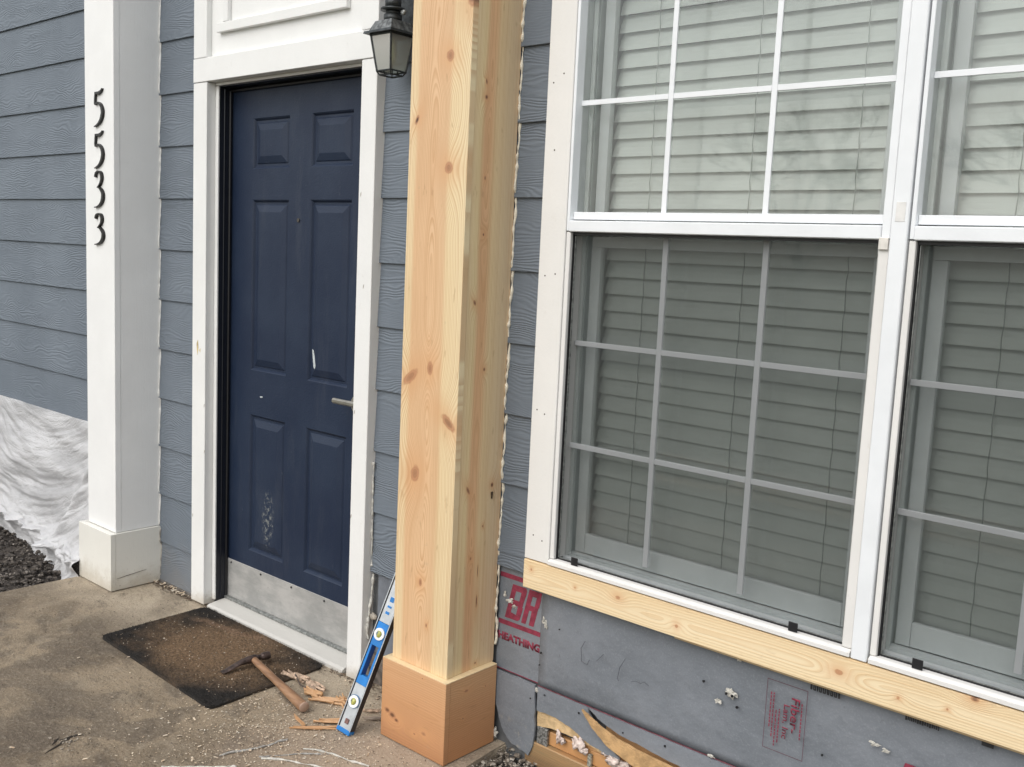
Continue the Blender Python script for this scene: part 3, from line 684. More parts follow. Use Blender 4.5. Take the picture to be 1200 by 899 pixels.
    for xc in cords:
        pts = [(xc + .0012 * math.sin(i * 1.7), .0985 - .002 * (i % 2), zb + i * pitch * .5) for i in range(2 * n - 6)]
        put('ladder_cord', tube(pts, .0011, 5), CORD, bl)
    put('head_rail', B(x0, x1, .095, .14, ZT - .055, ZT - .003, .001), BLIND, bl)
    return w
window(.226, 1.046, 'left sash window above the pine sill board, white muntins, whole width in view', 'white slat blind closed behind the left window beside the trim board', 0, (.382, .67, .932), (.286, .917))
window(1.122, 1.942, 'right sash window, cut off by the picture edge right of the mullion', 'white slat blind closed behind the right window, right of the mullion', -.008, (1.272, 1.56, 1.83), (1.197, 1.815))
# dark box added as the unseen room behind the blinds, keeps sky from leaking in
bm = B(.1, 2.1, .75, .80, .2, 3.1); B(.1, 2.1, .165, .75, 2.57, 2.62, bm=bm); B(.1, 2.1, .165, .75, .5, .57, bm=bm); B(.1, .15, .165, .75, .57, 2.57, bm=bm); B(2.05, 2.1, .165, .75, .57, 2.57, bm=bm)
setting(put('room_backing', bm, DARK))
# ------------------------------------------------------------------ new pine sill board
KS = [(.572, .155, .004, 1, 0, .2), (.560, .31, .003, 1, 0, .0), (.570, .45, .006, 1.5, 0, .1), (.545, .63, .005, 1, 0, .0), (.560, 1.047, .007, 1.6, 0, .0), (.545, 1.18, .004, 1, 0, .1), (.594, 1.33, .007, 1.4, 0, .7), (.555, 1.28, .003, 1, 0, .3)]
PINE = m_wood('pine_sill_board', 'z', [(0, (.82, .67, .43)), (.4, (.85, .71, .48)), (1, (.80, .62, .38))], .515, .598, KS, [(.555, .006, .09, 0, 0, 1)], v='x', contrast=1.0, hue=(.66, .42, .20))
sbd = thing('sill_board', 'new raw pine board fixed below the window frames', 'board', (1.1, -.01, .515))
put('board', B(.1265, 2.10, -.0325, .003, .516, .597, .0012), PINE, sbd)
put('lower_lip', B(.62, 2.10, -.022, .003, .508, .5155, .0005), m_wood('pine_lip', 'y', [(0, (.5, .38, .22)), (1, (.5, .38, .22))], -.1, 0, v='x', contrast=.5), sbd)

# ------------------------------------------------------------------ sheathed wall below the windows
def m_sheath():
    g = G('grey_foil_sheathing'); n = g.noise(g.P, 3.2, 5, .6); n2 = g.noise(g.P, 22, 5, .7); n3 = g.noise(g.P, 230, 2)
    c = g.mix(g.step(n, .36, .66), (.160, .176, .198), (.205, .221, .246))
    c = g.mix(g.step(n2, .5, .8) * .10, c, (.29, .30, .315))
    c = g.mix(g.step(n3, .5, .75) * .22, c, (.36, .37, .38))
    c = g.mix(g.step(g.noise(g.P, 48, 5, .8), .63, .70) * .5, c, (.10, .10, .11))
    # scuffed pale mud low down
    c = g.mix(g.step(g.noise(g.P, 30, 5, .75), .55, .66) * g.step(g.z, .16, .03) * .7, c, (.33, .31, .27))
    return g.done(c, .6, g.bump(n * 10 + n2 * .15 + n3 * .2, .0018), 0.0)
SHE = m_sheath(); TAN = m_plain('torn_brown_fibre', (.50, .31, .145), .8, var=.22, scale=35, bd=.002)
RED = m_plain('red_print', (.23, .028, .055), .65, var=.25, scale=60); BLK = m_plain('black_print', (.03, .03, .032), .7, var=.3, scale=60)
sw = thing('sheathing_wall', 'grey printed sheathing with torn lower edge below the windows', 'wall', (.7, .01, 0))
def sheet(pts, y0, y1, mat, name, sub=0, bulge=0):
    bm = prism(pts, 'y', y0, y1); return put(name, bm, mat, sw)
def wob(a, b, n, amp, seed):
    out = []
    for i in range(n):
        t = i / n; x = a[0] + (b[0] - a[0]) * t; z = a[1] + (b[1] - a[1]) * t
        out.append((x + amp * noise.noise(Vector((t * 9, seed, 0))) * (i > 0), z + amp * noise.noise(Vector((t * 9, seed + 7, 0))) * (i > 0)))
    return out
def ragged(pts, amp=.003, n=6, seed=1):
    out = []
    for i, p in enumerate(pts): out += wob(p, pts[(i + 1) % len(pts)], n, amp, seed + i * 3.1)
    return out
sheet([(-.0, .226), (.164, .226), (.164, .56), (-.0, .56)], .014, .019, SHE, 'sheathing_panel')
# large panel gently bowed
bm = bmesh.new(); NX, NZ = 60, 14; gr = []
for i in range(NX + 1):
    col = []
    for j in range(NZ + 1):
        x = .1635 + i * (2.3 - .1635) / NX; z = .2235 + j * (.53 - .2235) / NZ; e = min(1, min(i, 3) / 3) * min(1, min(j, NZ - j) / 3)
        col.append(bm.verts.new((x, .0125 - e * (.004 + .010 * max(0, noise.noise(Vector((x * 1.9 + 3, z * 3, 1)))) + .002 * noise.noise(Vector((x * 9, z * 12, 4)))), z)))
    gr.append(col)
for i in range(NX):
    for j in range(NZ): bm.faces.new((gr[i][j], gr[i + 1][j], gr[i + 1][j + 1], gr[i][j + 1]))
r = bmesh.ops.extrude_face_region(bm, geom=list(bm.faces))
for v in r['geom']:
    if isinstance(v, bmesh.types.BMVert): v.co.y += .005
put('sheathing_panel', bm, SHE, sw, True)
# lower course: flap, torn grey tongue, brown peel
sheet(ragged([(.003, .2235), (.1605, .2235), (.165, .16), (.168, .09), (.164, .045), (.149, .006), (.120, .012), (.078, .022), (.050, .045), (.036, .07), (.024, .10), (.008, .14)], .004, 5, 2), .002, .009, SHE, 'torn_flap', 0)
sheet(ragged([(.168, .2215), (.345, .2215), (.372, .18), (.410, .150), (.461, .113), (.42, .110), (.352, .121), (.30, .140), (.24, .152), (.169, .150)], .003, 5, 5), .006, .013, SHE, 'torn_sheathing')
sheet(ragged([(.350, .2215), (1.3, .2215), (2.3, .2215), (2.3, .11), (1.4, .12), (.9, .150), (.72, .160), (.58, .172), (.46, .182), (.40, .196)], .003, 7, 15), .004, .011, SHE, 'torn_sheathing')
sheet(ragged([(.340, .217), (.372, .203), (.40, .192), (.46, .176), (.545, .168), (.65, .163), (.78, .160), (.86, .150), (.86, .09), (.70, .085), (.602, .105), (.507, .124), (.431, .145), (.378, .178)], .003, 5, 9), -.012, -.004, TAN, 'peeled_facing')
sheet(ragged([(.166, .1485), (.24, .1515), (.30, .1395), (.352, .1205), (.415, .110), (.40, .104), (.33, .110), (.27, .113), (.22, .110), (.167, .100)], .003, 5, 21), .014, .020, m_plain('pale_fibre', (.62, .44, .24), .8, var=.2, scale=40, bd=.002), 'torn_fibre_layer')
LUM = m_wood('rough_framing_lumber', 'z', [(0, (.42, .19, .07)), (.5, (.55, .29, .12)), (1, (.60, .36, .17))], .0, .13, (), [(.08, .004, .1, 0, 0, 2)], v='x', contrast=1.3)
OLD = m_wood('old_wet_lumber', 'z', [(0, (.16, .11, .06)), (.5, (.26, .19, .10)), (1, (.33, .22, .11))], .0, .06, (), [(.03, .004, .1, 0, 0, 2)], v='x', contrast=1.3)
put('bottom_plate', B(.165, 2.2, .024, .06, .052, .092, .002), LUM, sw)
put('bottom_plate', B(.30, .392, .0225, .05, .0925, .130, .002), LUM, sw)
put('rim_board', B(.395, 2.2, .030, .06, .093, .19, .002), LUM, sw)
put('sill_plate', B(.13, 2.2, .008, .06, -.02, .0505, .003), OLD, sw)
put('metal_strap', B(.170, .208, .012, .0215, .040, .101, .0015), m_plain('speckled_galvanised_strap', (.24, .24, .23), .5, .5, var=.7, scale=150), sw)
put('metal_strap', B(.352, .364, .012, .0215, .045, .085, .001), m_plain('speckled_galvanised_strap_b', (.42, .42, .36), .5, .4, var=.5, scale=150), sw)
INS = m_plain('pink_white_insulation', (.72, .60, .54), .95, var=.15, scale=50, bd=.003)
for c, r, sc in (((.248, .014, .100), .011, (.7, .8, 1.9)), ((.262, .013, .090), .008, (1.3, .7, 1)), ((.305, .012, .098), .008, (.8, .7, 1.6)), ((.326, .006, .106), .0125, (1.2, .7, 1.5)), ((.342, .006, .094), .008, (1.4, .7, 1)),
                 ((.44, .012, .10), .016, (1.4, .6, .9)), ((.475, .012, .095), .014, (1.3, .6, .9)), ((.41, .014, .112), .012, (1, .6, .8)), ((.53, .012, .098), .014, (1.4, .6, .8)), ((.58, .012, .10), .013, (1.4, .6, .8))):
    put('insulation_tuft', blob(c, r, sc, .6, 90, 3), INS, sw, True)
# printing
def spar(x0, x1, z0, z1, sl, y, mat, name='print', holes=()):
    """slanted block letter bar"""
    h = lambda z: sl * (z - z0) / (z1 - z0)
    return [(x0, z0), (x1, z0), (x1 + h(z1), z1), (x0 + h(z1), z1)]
def letters_BR(ox, oz, y, clipx, parent, name='red_lettering'):
    """large slanted block B and R; the R is cut by the next panel"""
    H_ = .106; sl = .026
    def q(pts): return [(ox + x + sl * z / H_, oz + z) for x, z in pts]
    polys = [  # B: stem, bars
        [(0, 0), (.017, 0), (.017, H_), (0, H_)], [(.017, 0), (.050, 0), (.056, .008), (.056, .014), (.017, .020)], [(.017, .044), (.054, .044), (.054, .060), (.017, .060)], [(.017, .088), (.056, .088), (.056, .098), (.050, H_), (.017, H_)],
        [(.038, .0178), (.056, .014), (.057, .044), (.038, .044)], [(.038, .060), (.054, .060), (.057, .088), (.038, .088)],
        # R
        [(.063, 0), (.080, 0), (.080, H_), (.063, H_)], [(.080, .088), (.110, .088), (.110, H_), (.080, H_)], [(.080, .044), (.110, .044), (.110, .060), (.080, .060)], [(.096, .060), (.112, .060), (.112, .088), (.096, .088)], [(.092, 0), (.110, 0), (.110, .044), (.090, .044)]]
    bm = bmesh.new()
    for p in polys:
        pp = q(p)
        if clipx: pp = [(min(x, clipx), z) for x, z in pp]
        if len({round(x, 4) for x, z in pp}) < 2: continue
        prism(pp, 'y', y - .0006, y, bm)
    return put(name, bm, RED, parent)
letters_BR(.026, .387, .0138, .1625, sw)
bm = B(.002, .1625, .0132, .0138, .506, .520); B(.002, .1625, .0132, .0138, .364, .378, bm=bm); put('red_line', bm, RED, sw)
t = text_bm('SHEATHING', .0245, .055, .178); t.transform(Matrix.Translation((-.0135, .0138, .3165))); put('sheathing_lettering', t, RED, sw)
bm = bmesh.new(); prism([(.0, .2262), (.164, .2262), (.164, .2285), (.0, .2285)], 'y', .0133, .0139, bm); put('red_line', bm, RED, sw)
bm = B(.168, 2.3, .0068, .0074, .2225, .2255); put('red_line', bm, m_plain('faded_red_line', (.17, .06, .075), .7, var=.3, scale=40), sw)
letters_BR(1.172, .288, -.0005, None, sw)
# stamped certificate, read top to bottom
def panel_y(x, z): return -.0035
bm = bmesh.new(); sx0, sx1, sz0, sz1, yy = .869, .970, .309, .480, -.0035
for a in ((sx0, sx0 + .0012, sz0, sz1), (sx1 - .0012, sx1, sz0, sz1), (sx0 + .0013, sx1 - .0013, sz0, sz0 + .0012), (sx0 + .0013, sx1 - .0013, sz1 - .0012, sz1)): B(a[0], a[1], yy - .0004, yy, a[2], a[3], bm=bm)
put('stamp_outline', bm, m_plain('stamp_ink', (.10, .03, .045), .7), sw)
rot = Matrix.Rotation(math.radians(90), 4, 'Y')
for body, h, L, x, z in (('Fiber-', .021, .085, .932, .452), ('Lam, Inc', .017, .083, .912, .430)):
    t = text_bm(body, h, .012, L, .0004); t.transform(Matrix.Translation((x, yy, z)) @ rot); put('stamp_lettering', t, RED, sw)
bm = bmesh.new()
for x, z0, z1 in ((.957, .36, .445), (.903, .335, .415), (.895, .325, .41), (.887, .34, .45), (.880, .37, .45)):
    z = z1
    while z > z0:
        l = random.uniform(.003, .009); B(x, x + .0028, yy - .0004, yy, z - l, z, bm=bm); z -= l + .0022
put('stamp_small_print', bm, RED, sw)
# black printing that the pine board half covers
bm = bmesh.new(); x = .975
for wv in (.004, .006, .002, .006, .0065, .005, .006, .006, .004): B(x, x + .0018, -.0060, -.004, .488, .5015, bm=bm); B(x + wv - .0018, x + wv, -.0060, -.004, .488, .5015, bm=bm); B(x + .0018, x + wv - .0018, -.0060, -.004, .488, .4905, bm=bm); x += wv + .003
x = 1.19
for k in range(16): wv = random.uniform(.002, .004); B(x, x + wv, -.0060, -.004, .492 + random.uniform(-.001, .001), .5015, bm=bm); x += wv + .0014
B(1.345, 1.368, -.0060, -.004, .492, .5015, bm=bm)
put('black_lettering', bm, BLK, sw)
# old foam and nail spots
FOAM = m_plain('white_foam_spot', (.50, .48, .43), .8, var=.25, scale=90, bd=.001)
for c, r, sc in (((.024, .010, .455), .006, (1, .6, 1.6)), ((.045, .010, .441), .009, (1.3, .6, .8)), ((.062, .010, .428), .007, (1.4, .6, .7)), ((.178, .006, .417), .008, (1, .6, 1.5)), ((.186, .006, .405), .006, (1.2, .6, 1)),
                 ((.776, -.004, .409), .011, (1.5, .5, 1)), ((.742, -.003, .378), .006, (1.6, .4, 1)), ((.166, .004, .210), .006, (1, .7, 1.2)), ((.789, -.002, .500), .006, (1, .5, 1)), ((1.130, -.005, .412), .007, (2, .4, .7)), ((1.155, -.005, .406), .006, (1.4, .4, .8)),
                 ((.735, -.004, .232), .005, (2, .4, .7)), ((.02, -.002, .03), .010, (1, .6, 1.3))):
    put('foam_spot', blob((c[0], c[1] + r * .3, c[2]), r * .72, sc, .9, 130, 3), FOAM, sw)
hole = None
for x, z in ((.176, .325), (.173, .288), (.197, .206), (.148, .180), (.242, .415), (.700, .415), (.795, .380), (.32, .196), (.469, .193), (1.015, .342), (.768, .4085), (.784, .4075), (.60, .205), (1.122, .33)):
    y = -.012 if z in (.4085, .4075) else (-.0035 if z > .225 and x > .2 else .0018)
    if hole is None: hole = put('nail_hole', cyl((x, y, z), .0032, .003, 'y', 7), BLACK, sw, org=(x, y, z))
    else:
        c = dup(hole, (x, y if x > .17 or z > .3 else .0005, z), sw); s = random.uniform(.6, 1.2); c.scale = (s, 1, s)
SCR = m_plain('pencil_mark', (.09, .095, .11), .8)
for pts in ([(.335, .41), (.322, .385), (.326, .350), (.345, .345), (.352, .362)], [(.375, .365), (.398, .392)], [(.468, .402), (.452, .372), (.446, .340), (.452, .334)], [(.49, .345), (.505, .352), (.52, .35), (.53, .358), (.545, .352)]):
    put('pencil_mark', tube([(a, -.0012 - .004, b) for a, b in pts], .0009, 4), SCR, sw)

# ------------------------------------------------------------------ plastic sheet
def m_plastic():
    g = G('crinkled_plastic_film'); nt = g.nt
    q = g.z - (g.x + 2.95) * (g.x + 2.95) * .5; n = g.noise(g.vec(g.x * 3.2, g.y * 3, q * 42), 1.0, 4, .6, .5); n2 = (g.noise(g.vec(g.x * 16, g.y * 16, g.z * 22), 1.0, 4, .6, 1.4) - .5).abs() * -4.0 + 1.0
    n = (g.noise(g.vec(g.x * 2.0, g.y * 3, q * 20), 1.0, 4, .6, .9) - .5).abs() * -5.0; n3 = (g.noise(g.vec(g.x * 9 + g.z * 5, g.y * 8, q * 30 - g.x * 9), 1.0, 4, .65, 1.2) - .5).abs() * -3.0; bp = g.bump(n * .7 + n3 * .9 + n2 * .6, .0034)
    d = nt.nodes.new('ShaderNodeBsdfDiffuse'); d.inputs[0].default_value = (.76, .755, .765, 1); nt.links.new(bp.s, d.inputs['Normal'])
    t = nt.nodes.new('ShaderNodeBsdfTranslucent'); t.inputs[0].default_value = (.8, .79, .79, 1); nt.links.new(bp.s, t.inputs['Normal'])
    m1 = nt.nodes.new('ShaderNodeMixShader'); m1.inputs[0].default_value = .30; nt.links.new(d.outputs[0], m1.inputs[1]); nt.links.new(t.outputs[0], m1.inputs[2])
    gl = nt.nodes.new('ShaderNodeBsdfGlossy'); gl.inputs['Roughness'].default_value = .25; nt.links.new(bp.s, gl.inputs['Normal'])
    m2 = nt.nodes.new('ShaderNodeMixShader'); m2.inputs[0].default_value = .10; nt.links.new(m1.outputs[0], m2.inputs[1]); nt.links.new(gl.outputs[0], m2.inputs[2])
    tr = nt.nodes.new('ShaderNodeBsdfTransparent'); m3 = nt.nodes.new('ShaderNodeMixShader')
    f = g.step(g.noise(g.vec(g.x * 2, g.y, g.z * 9), 1.0, 3), .40, .62) * g.step(g.z, .10, .2) * .24 + .05
    nt.links.new(f.s, m3.inputs[0]); nt.links.new(m2.outputs[0], m3.inputs[1]); nt.links.new(tr.outputs[0], m3.inputs[2]); nt.links.new(m3.outputs[0], g.out.inputs[0]); return g.m
bm = bmesh.new(); NX, NZ = 220, 130; rows = []
for i in range(NX + 1):
    s = i / NX; x = -4.3 + 2.13 * s; col = []
    # how far out the hem lies on the soil: runs to the slab corner at the right end
    hem = .10 + .09 * max(0, (x + 3.1)) + .018 * noise.noise(Vector((x * 7, 1, 0))) + .01 * noise.noise(Vector((x * 22, 5, 0)))
    if x > -2.5: hem += .05 * math.sin(min(1, (x + 2.5) / .2) * math.pi * .5)
    for j in range(NZ + 1):
        t = j / NZ
        z = .60 * (1 - t) - .045 * t
        y = -.014 - hem * (t ** 1.5) - .05 * math.sin(math.pi * min(1, t * 1.02)) * (.6 + .5 * noise.noise(Vector((x * 1.3, t * 1.5, 2))))
        # long swags fanning out from the upper right
        dx, dz = x + 2.05, z - .50; ang = math.atan2(-dz, -dx); rad = math.hypot(dx, dz)
        sw_ = math.sin(ang * 26 + 5 * noise.noise(Vector((x * 1.5, z * 2.5, 7))) + rad * 3) * .0075 * min(1, rad * 1.4) * min(1, t * 6)
        zz = z - .5 * (x + 2.95) ** 2; wr = noise.noise(Vector((x * 1.8, zz * 15, 3))) * .010 + (1 - abs(noise.noise(Vector((x * 3.1, zz * 26, 8)))) * 4.0) * .0045 + noise.noise(Vector((x * 14, z * 16, 5))) * .003
        # gathered roll near the hem, and a fold beside the column
        roll = math.exp(-((t - .86) / .07) ** 2) * (.034 + .06 * noise.noise(Vector((x * 9, t * 12, 1))) + .02 * noise.noise(Vector((x * 30, t * 30, 1))))
        fd = math.exp(-((x + 2.42 + (z - .25) * -.55) / .035) ** 2) * .035
        if t < .1: wr *= .6
        y = min(-.006, y - sw_ - wr - roll - fd * min(1, t * 4))
        lump = .018 * noise.noise(Vector((x * 9, t * 20, 6))) * (t > .8)
        col.append(bm.verts.new((x + .01 * noise.noise(Vector((x * 8, z * 9, 9))), y, max(-.052, z + lump + (.025 * math.exp(-((t - .9) / .06) ** 2))))))
    rows.append(col)
for i in range(NX):
    for j in range(NZ): bm.faces.new((rows[i][j], rows[i + 1][j], rows[i + 1][j + 1], rows[i][j + 1]))
tag(put('plastic_sheet', bm, m_plastic(), smooth=True, org=(-3.2, -.1, 0)), 'crumpled white plastic sheet hanging under the left siding', 'plastic sheet')

# ------------------------------------------------------------------ door mat
def m_mat():
    g = G('worn_coir_mat'); n = g.noise(g.P, 5, 6, .65); n2 = g.noise(g.P, 110, 4, .85)
    ex = (g.x + 1.08) / .38; ey = (g.y + .24) / .23
    d = (ex * ex + ey * ey).sqrt() + (n - .5) * 1.6
    c = g.mix(g.step(d, 1.25, .35), (.022, .019, .017), (.34, .22, .125))
    c = g.mix(g.step(g.noise(g.vec(g.x * 2 + g.y * 7, g.y * 9 - g.x * 2, 0.0), 1.0, 4, .7), .52, .68) * .45, c, (.27, .17, .095))
    st = (g.y + .10 - (g.x + 1.25) * .18 + (g.noise(g.P, 9, 3) - .5) * .10).abs(); c = g.mix(g.step(st, .035, .008) * g.step((g.x + 1.22).abs(), .24, .14) * .6, c, (.42, .27, .17))
    c = g.mix(g.step(n2, .46, .6) * .7, c, (.030, .024, .019))
    c = g.mix(g.step(g.noise(g.P, 210, 2, .8), .66, .74) * .7, c, (.34, .27, .2))
    return g.done(c, .95, g.bump(n2 * 3, .004))
mt = thing('door_mat', 'worn brown and black coir doormat before the threshold', 'doormat', (-1.1, -.25, 0))
MM = m_mat(); cor = [(-1.483, -.468), (-.721, -.495), (-.737, -.037), (-1.497, -.033)]
def rounded(cor, r, n=5):
    out = []
    for i, c in enumerate(cor):
        a, b = Vector(cor[i - 1]), Vector(cor[(i + 1) % 4]); c = Vector(c); p0 = c + (a - c).normalized() * r; p1 = c + (b - c).normalized() * r
        for k in range(n + 1): t = k / n; out.append(tuple(p0 * (1 - t) ** 2 + c * 2 * t * (1 - t) + p1 * t * t))
    return out
prof = rounded(cor, .03); bm = prism(ragged(prof, .0035, 3, 4), 'z', .001, .009)
put('mat_body', bm, MM, mt)
vs, fs = [], []
for i in range(26000):
    u, v = random.random(), random.random()
    p = (Vector(cor[0]) * (1 - u) + Vector(cor[1]) * u) * (1 - v) + (Vector(cor[3]) * (1 - u) + Vector(cor[2]) * u) * v
    a = random.random() * 6.28; l = random.uniform(.004, .012); h = random.uniform(.002, .008); b = len(vs)
    vs += [(p.x, p.y, .0085), (p.x + math.cos(a) * .0016, p.y + math.sin(a) * .0016, .0085), (p.x - math.sin(a) * l * .6, p.y + math.cos(a) * l * .6, .0088 + h)]
    fs.append((b, b + 1, b + 2))
me = bpy.data.meshes.new('pile'); me.from_pydata([tuple(Vector(v) - WL[mt]) for v in vs], [], fs); me.materials.append(MM)
o = bpy.data.objects.new('pile', me); COL.objects.link(o); o.parent = mt; o['kind'] = 'stuff'

# ------------------------------------------------------------------ hammer
hm = thing('claw_hammer', 'old claw hammer with worn wooden handle lying across the doormat edge', 'hammer', (-.7, -.25, 0))
A_, Bq = Vector((-.893, -.222, .036)), Vector((-.505, -.300, .0225)); ax = (Bq - A_).normalized(); sd_ = ax.cross(Vector((0, 0, 1))).normalized(); up_ = sd_.cross(ax)
bm = bmesh.new(); rings = []
for t, rw, rh in ((-.03, .009, .011), (0, .0095, .012), (.10, .0105, .0125), (.3, .0115, .0135), (.42, .0105, .0125), (.55, .012, .014), (.75, .0145, .0165), (.9, .0155, .0175), (.97, .0165, .0185), (.995, .0158, .0178), (1.0, .0135, .0155)):
    c = A_ + (Bq - A_) * t
    rings.append([bm.verts.new(c + sd_ * rh * math.cos(a) + up_ * rw * math.sin(a)) for a in (2 * math.pi * k / 14 for k in range(14))])
for a, b in zip(rings, rings[1:]):
    for k in range(14): bm.faces.new((a[k], a[(k + 1) % 14], b[(k + 1) % 14], b[k]))
bm.faces.new(rings[0][::-1]); bm.faces.new(rings[-1])
def m_handle():
    g = G('worn_hammer_handle'); n = g.noise(g.vec(g.x * 9, g.y * 90, g.z * 90), 1.0, 4, .6); n2 = g.noise(g.P, 14, 4, .6)
    c = g.mix(g.step(n, .35, .7), (.33, .185, .10), (.20, .105, .055)); c = g.mix(g.step(n2, .5, .75) * .5, c, (.12, .07, .045))
    c = g.mix(g.step(g.x + g.z * .0, -.511, -.508), c, (.40, .27, .2))
    return g.done(c, .5, g.bump(n, .0008))
put('handle', bm, m_handle(), hm, True)
hd_ = Vector((.024, .172, .0)).normalized(); hs_ = Vector((hd_.y, -hd_.x, 0)); hc = A_ + Vector((0, -.002, .0))
bm = bmesh.new(); rings = []
for t, w, h, dz in ((-.112, .012, .0012, -.020), (-.095, .013, .003, -.0175), (-.07, .013, .0055, -.010), (-.045, .012, .009, -.003), (-.022, .012, .012, 0), (-.012, .013, .0135, 0), (.012, .013, .0135, 0), (.018, .009, .010, 0), (.030, .0085, .0095, 0), (.036, .0125, .0135, 0), (.058, .0130, .014, 0), (.062, .0115, .0125, 0)):
    c = hc + hd_ * t + Vector((0, 0, dz)); n = 12
    rings.append([bm.verts.new(c + hs_ * w * math.cos(a) + Vector((0, 0, h * math.sin(a)))) for a in (2 * math.pi * k / n for k in range(n))])
for a, b in zip(rings, rings[1:]):
    for k in range(12): bm.faces.new((a[k], a[(k + 1) % 12], b[(k + 1) % 12], b[k]))
bm.faces.new(rings[0][::-1]); bm.faces.new(rings[-1])
put('head', bm, m_plain('rusty_hammer_steel', (.085, .06, .052), .45, .6, var=.5, scale=60), hm)

# ------------------------------------------------------------------ spirit level leaning on the timber column
lv = thing('spirit_level', 'blue and silver spirit level leaning on the timber column', 'spirit level', (-.33, -.29, 0))
D = Vector((.060, .157, .451)).normalized(); Wd = Vector((.97, .22, 0)); Wd = (Wd - D * Wd.dot(D)).normalized(); Nn = Wd.cross(D).normalized()
ML = Matrix(((Wd.x, -Nn.x, D.x, -.346), (Wd.y, -Nn.y, D.y, -.303), (Wd.z, -Nn.z, D.z, .012), (0, 0, 0, 1)))   # local x width, y depth (into), z along
LW, LT, LL = .050, .024, .61
SIL = m_plain('level_silver', (.50, .53, .56), .35, .6, var=.12, scale=25); BLU = m_plain('level_blue', (.012, .19, .55), .35, var=.15, scale=20); WHT = m_plain('level_white_ring', (.80, .82, .82), .4)
bm = bmesh.new()
B(0, .0045, 0, LT, .012, LL, .0008, bm=bm, mx=ML); B(LW - .0045, LW, 0, LT, .012, LL, .0008, bm=bm, mx=ML)
put('flange', bm, m_plain('level_dark_edge', (.055, .055, .06), .4, .5), lv)
for x in (0.0, LW - .003): put('flange_face', B(x, x + .003, -.0012, -.0002, .012, LL, .0004, mx=ML), SIL, lv)
bm = bmesh.new()
bm.free()
for a, b in ((.012, .15), (.345, LL)): put('web', B(.0046, LW - .0046, .003, LT - .003, a, b, .0005, mx=ML), SIL, lv)
bm = B(-.0006, LW + .0006, -.0015, LT + .0006, 0, .013, .002, mx=ML); put('end_cap', bm, BLU, lv)
bm = B(-.0006, LW + .0006, -.0015, LT + .0006, LL, LL + .01, .002, mx=ML); put('end_cap', bm, BLU, lv)
bm = B(.0046, LW - .0046, .0015, LT - .0015, .1505, .178, .0008, mx=ML); B(.0046, LW - .0046, .0015, LT - .0015, .272, .3445, .0008, bm=bm, mx=ML)
B(.0046, .0125, .0015, LT - .0015, .1782, .2718, .0008, bm=bm, mx=ML); B(LW - .0125, LW - .0046, .0015, LT - .0015, .1782, .2718, .0008, bm=bm, mx=ML)
put('hand_grip', bm, BLU, lv)
bm = B(.0126, .0150, -.001, LT, .176, .274, .0008, mx=ML); put('grip_rim', bm, m_plain('level_dark_blue', (.01, .10, .33), .4), lv)
bm = B(LW * .5 - .007, LW * .5 + .007, .0, .003, .028, .043, .001, mx=ML); put('plumb_mark', bm, m_plain('level_mark', (.16, .08, .07), .5, var=.6, scale=200), lv)
VIAL = m_plain('yellow_green_vial', (.40, .40, .11), .15, var=.15, scale=60)
for zc in (.098, .310):
    def ringm(r0, r1, y0, y1, n=28):
        bm = bmesh.new(); R4 = []
        for k in range(n):
            a = 2 * math.pi * k / n; c, s = math.cos(a), math.sin(a)
            R4.append([bm.verts.new(ML @ Vector((LW / 2 + c * r, y, zc + s * r))) for r, y in ((r0, y1), (r0, y0), (r1, y0), (r1, y1))])
        for k in range(n):
            for j in range(4): bm.faces.new((R4[k][j], R4[k][(j + 1) % 4], R4[(k + 1) % n][(j + 1) % 4], R4[(k + 1) % n][j]))
        return bm
    if zc < .2: put('vial_mount', ringm(.0184, .0202, -.0012, .004), m_plain('level_grey_blue', (.08, .17, .30), .4), lv)
    rg_ = put('vial_ring', ringm(.0102, .0182, -.0034, .004), WHT, lv)
    axd = (Wd if zc > .2 else Wd) * 1
    c0 = ML @ Vector((LW / 2, .0005, zc))
    vo = put('vial', tube([c0 - D * .0095, c0 + D * .0095], .0070, 12), VIAL, lv, True)
    put('vial_back', cyl(ML @ Vector((LW / 2, .0035, zc)), .0096, .001, tuple(-Nn)), m_plain('vial_back_plate', (.30, .30, .16), .5), vo)
    put('vial_line', tube([c0 - Wd * .0063 - D * .003 + Nn * .003, c0 + Wd * .0063 - D * .003 + Nn * .003], .0005, 4), BLACK, vo)
bm = bmesh.new()
for a, b in ((.372, .380), (.392, .398), (.41, .425)): B(.016, .030, .0018, .003, a, b, bm=bm, mx=ML)
put('level_print', bm, BLU, lv)

# ------------------------------------------------------------------ debris on the slab
STR = m_plain('dried_caulk_strip', (.33, .32, .30), .7, var=.35, scale=90); STRW = m_plain('pale_caulk_strip', (.52, .50, .45), .7, var=.3, scale=90)
strips = [([(-.457, -.629), (-.447, -.585), (-.425, -.53), (-.413, -.49), (-.412, -.455), (-.405, -.435)], STR, 'curved grey strip of dried caulk, nearest the doormat', .0045),
          ([(-.51, -.775), (-.44, -.70), (-.392, -.652), (-.380, -.632), (-.372, -.63)], STRW, 'pale strip of dried caulk at the bottom edge of the picture', .0050),
          ([(-.377, -.553), (-.355, -.52), (-.31, -.455), (-.255, -.40)], STR, 'thin straight grey strip of dried caulk between the other strips', .0032),
          ([(-.365, -.553), (-.33, -.52), (-.27, -.49), (-.205, -.462), (-.17, -.44)], STRW, 'pale caulk strip lying across, its end at the thin grey strip', .0042),
          ([(-.330, -.434), (-.30, -.415), (-.25, -.392), (-.19, -.385), (-.125, -.362)], STRW, 'pale strip of dried caulk in front of the column base', .0040)]
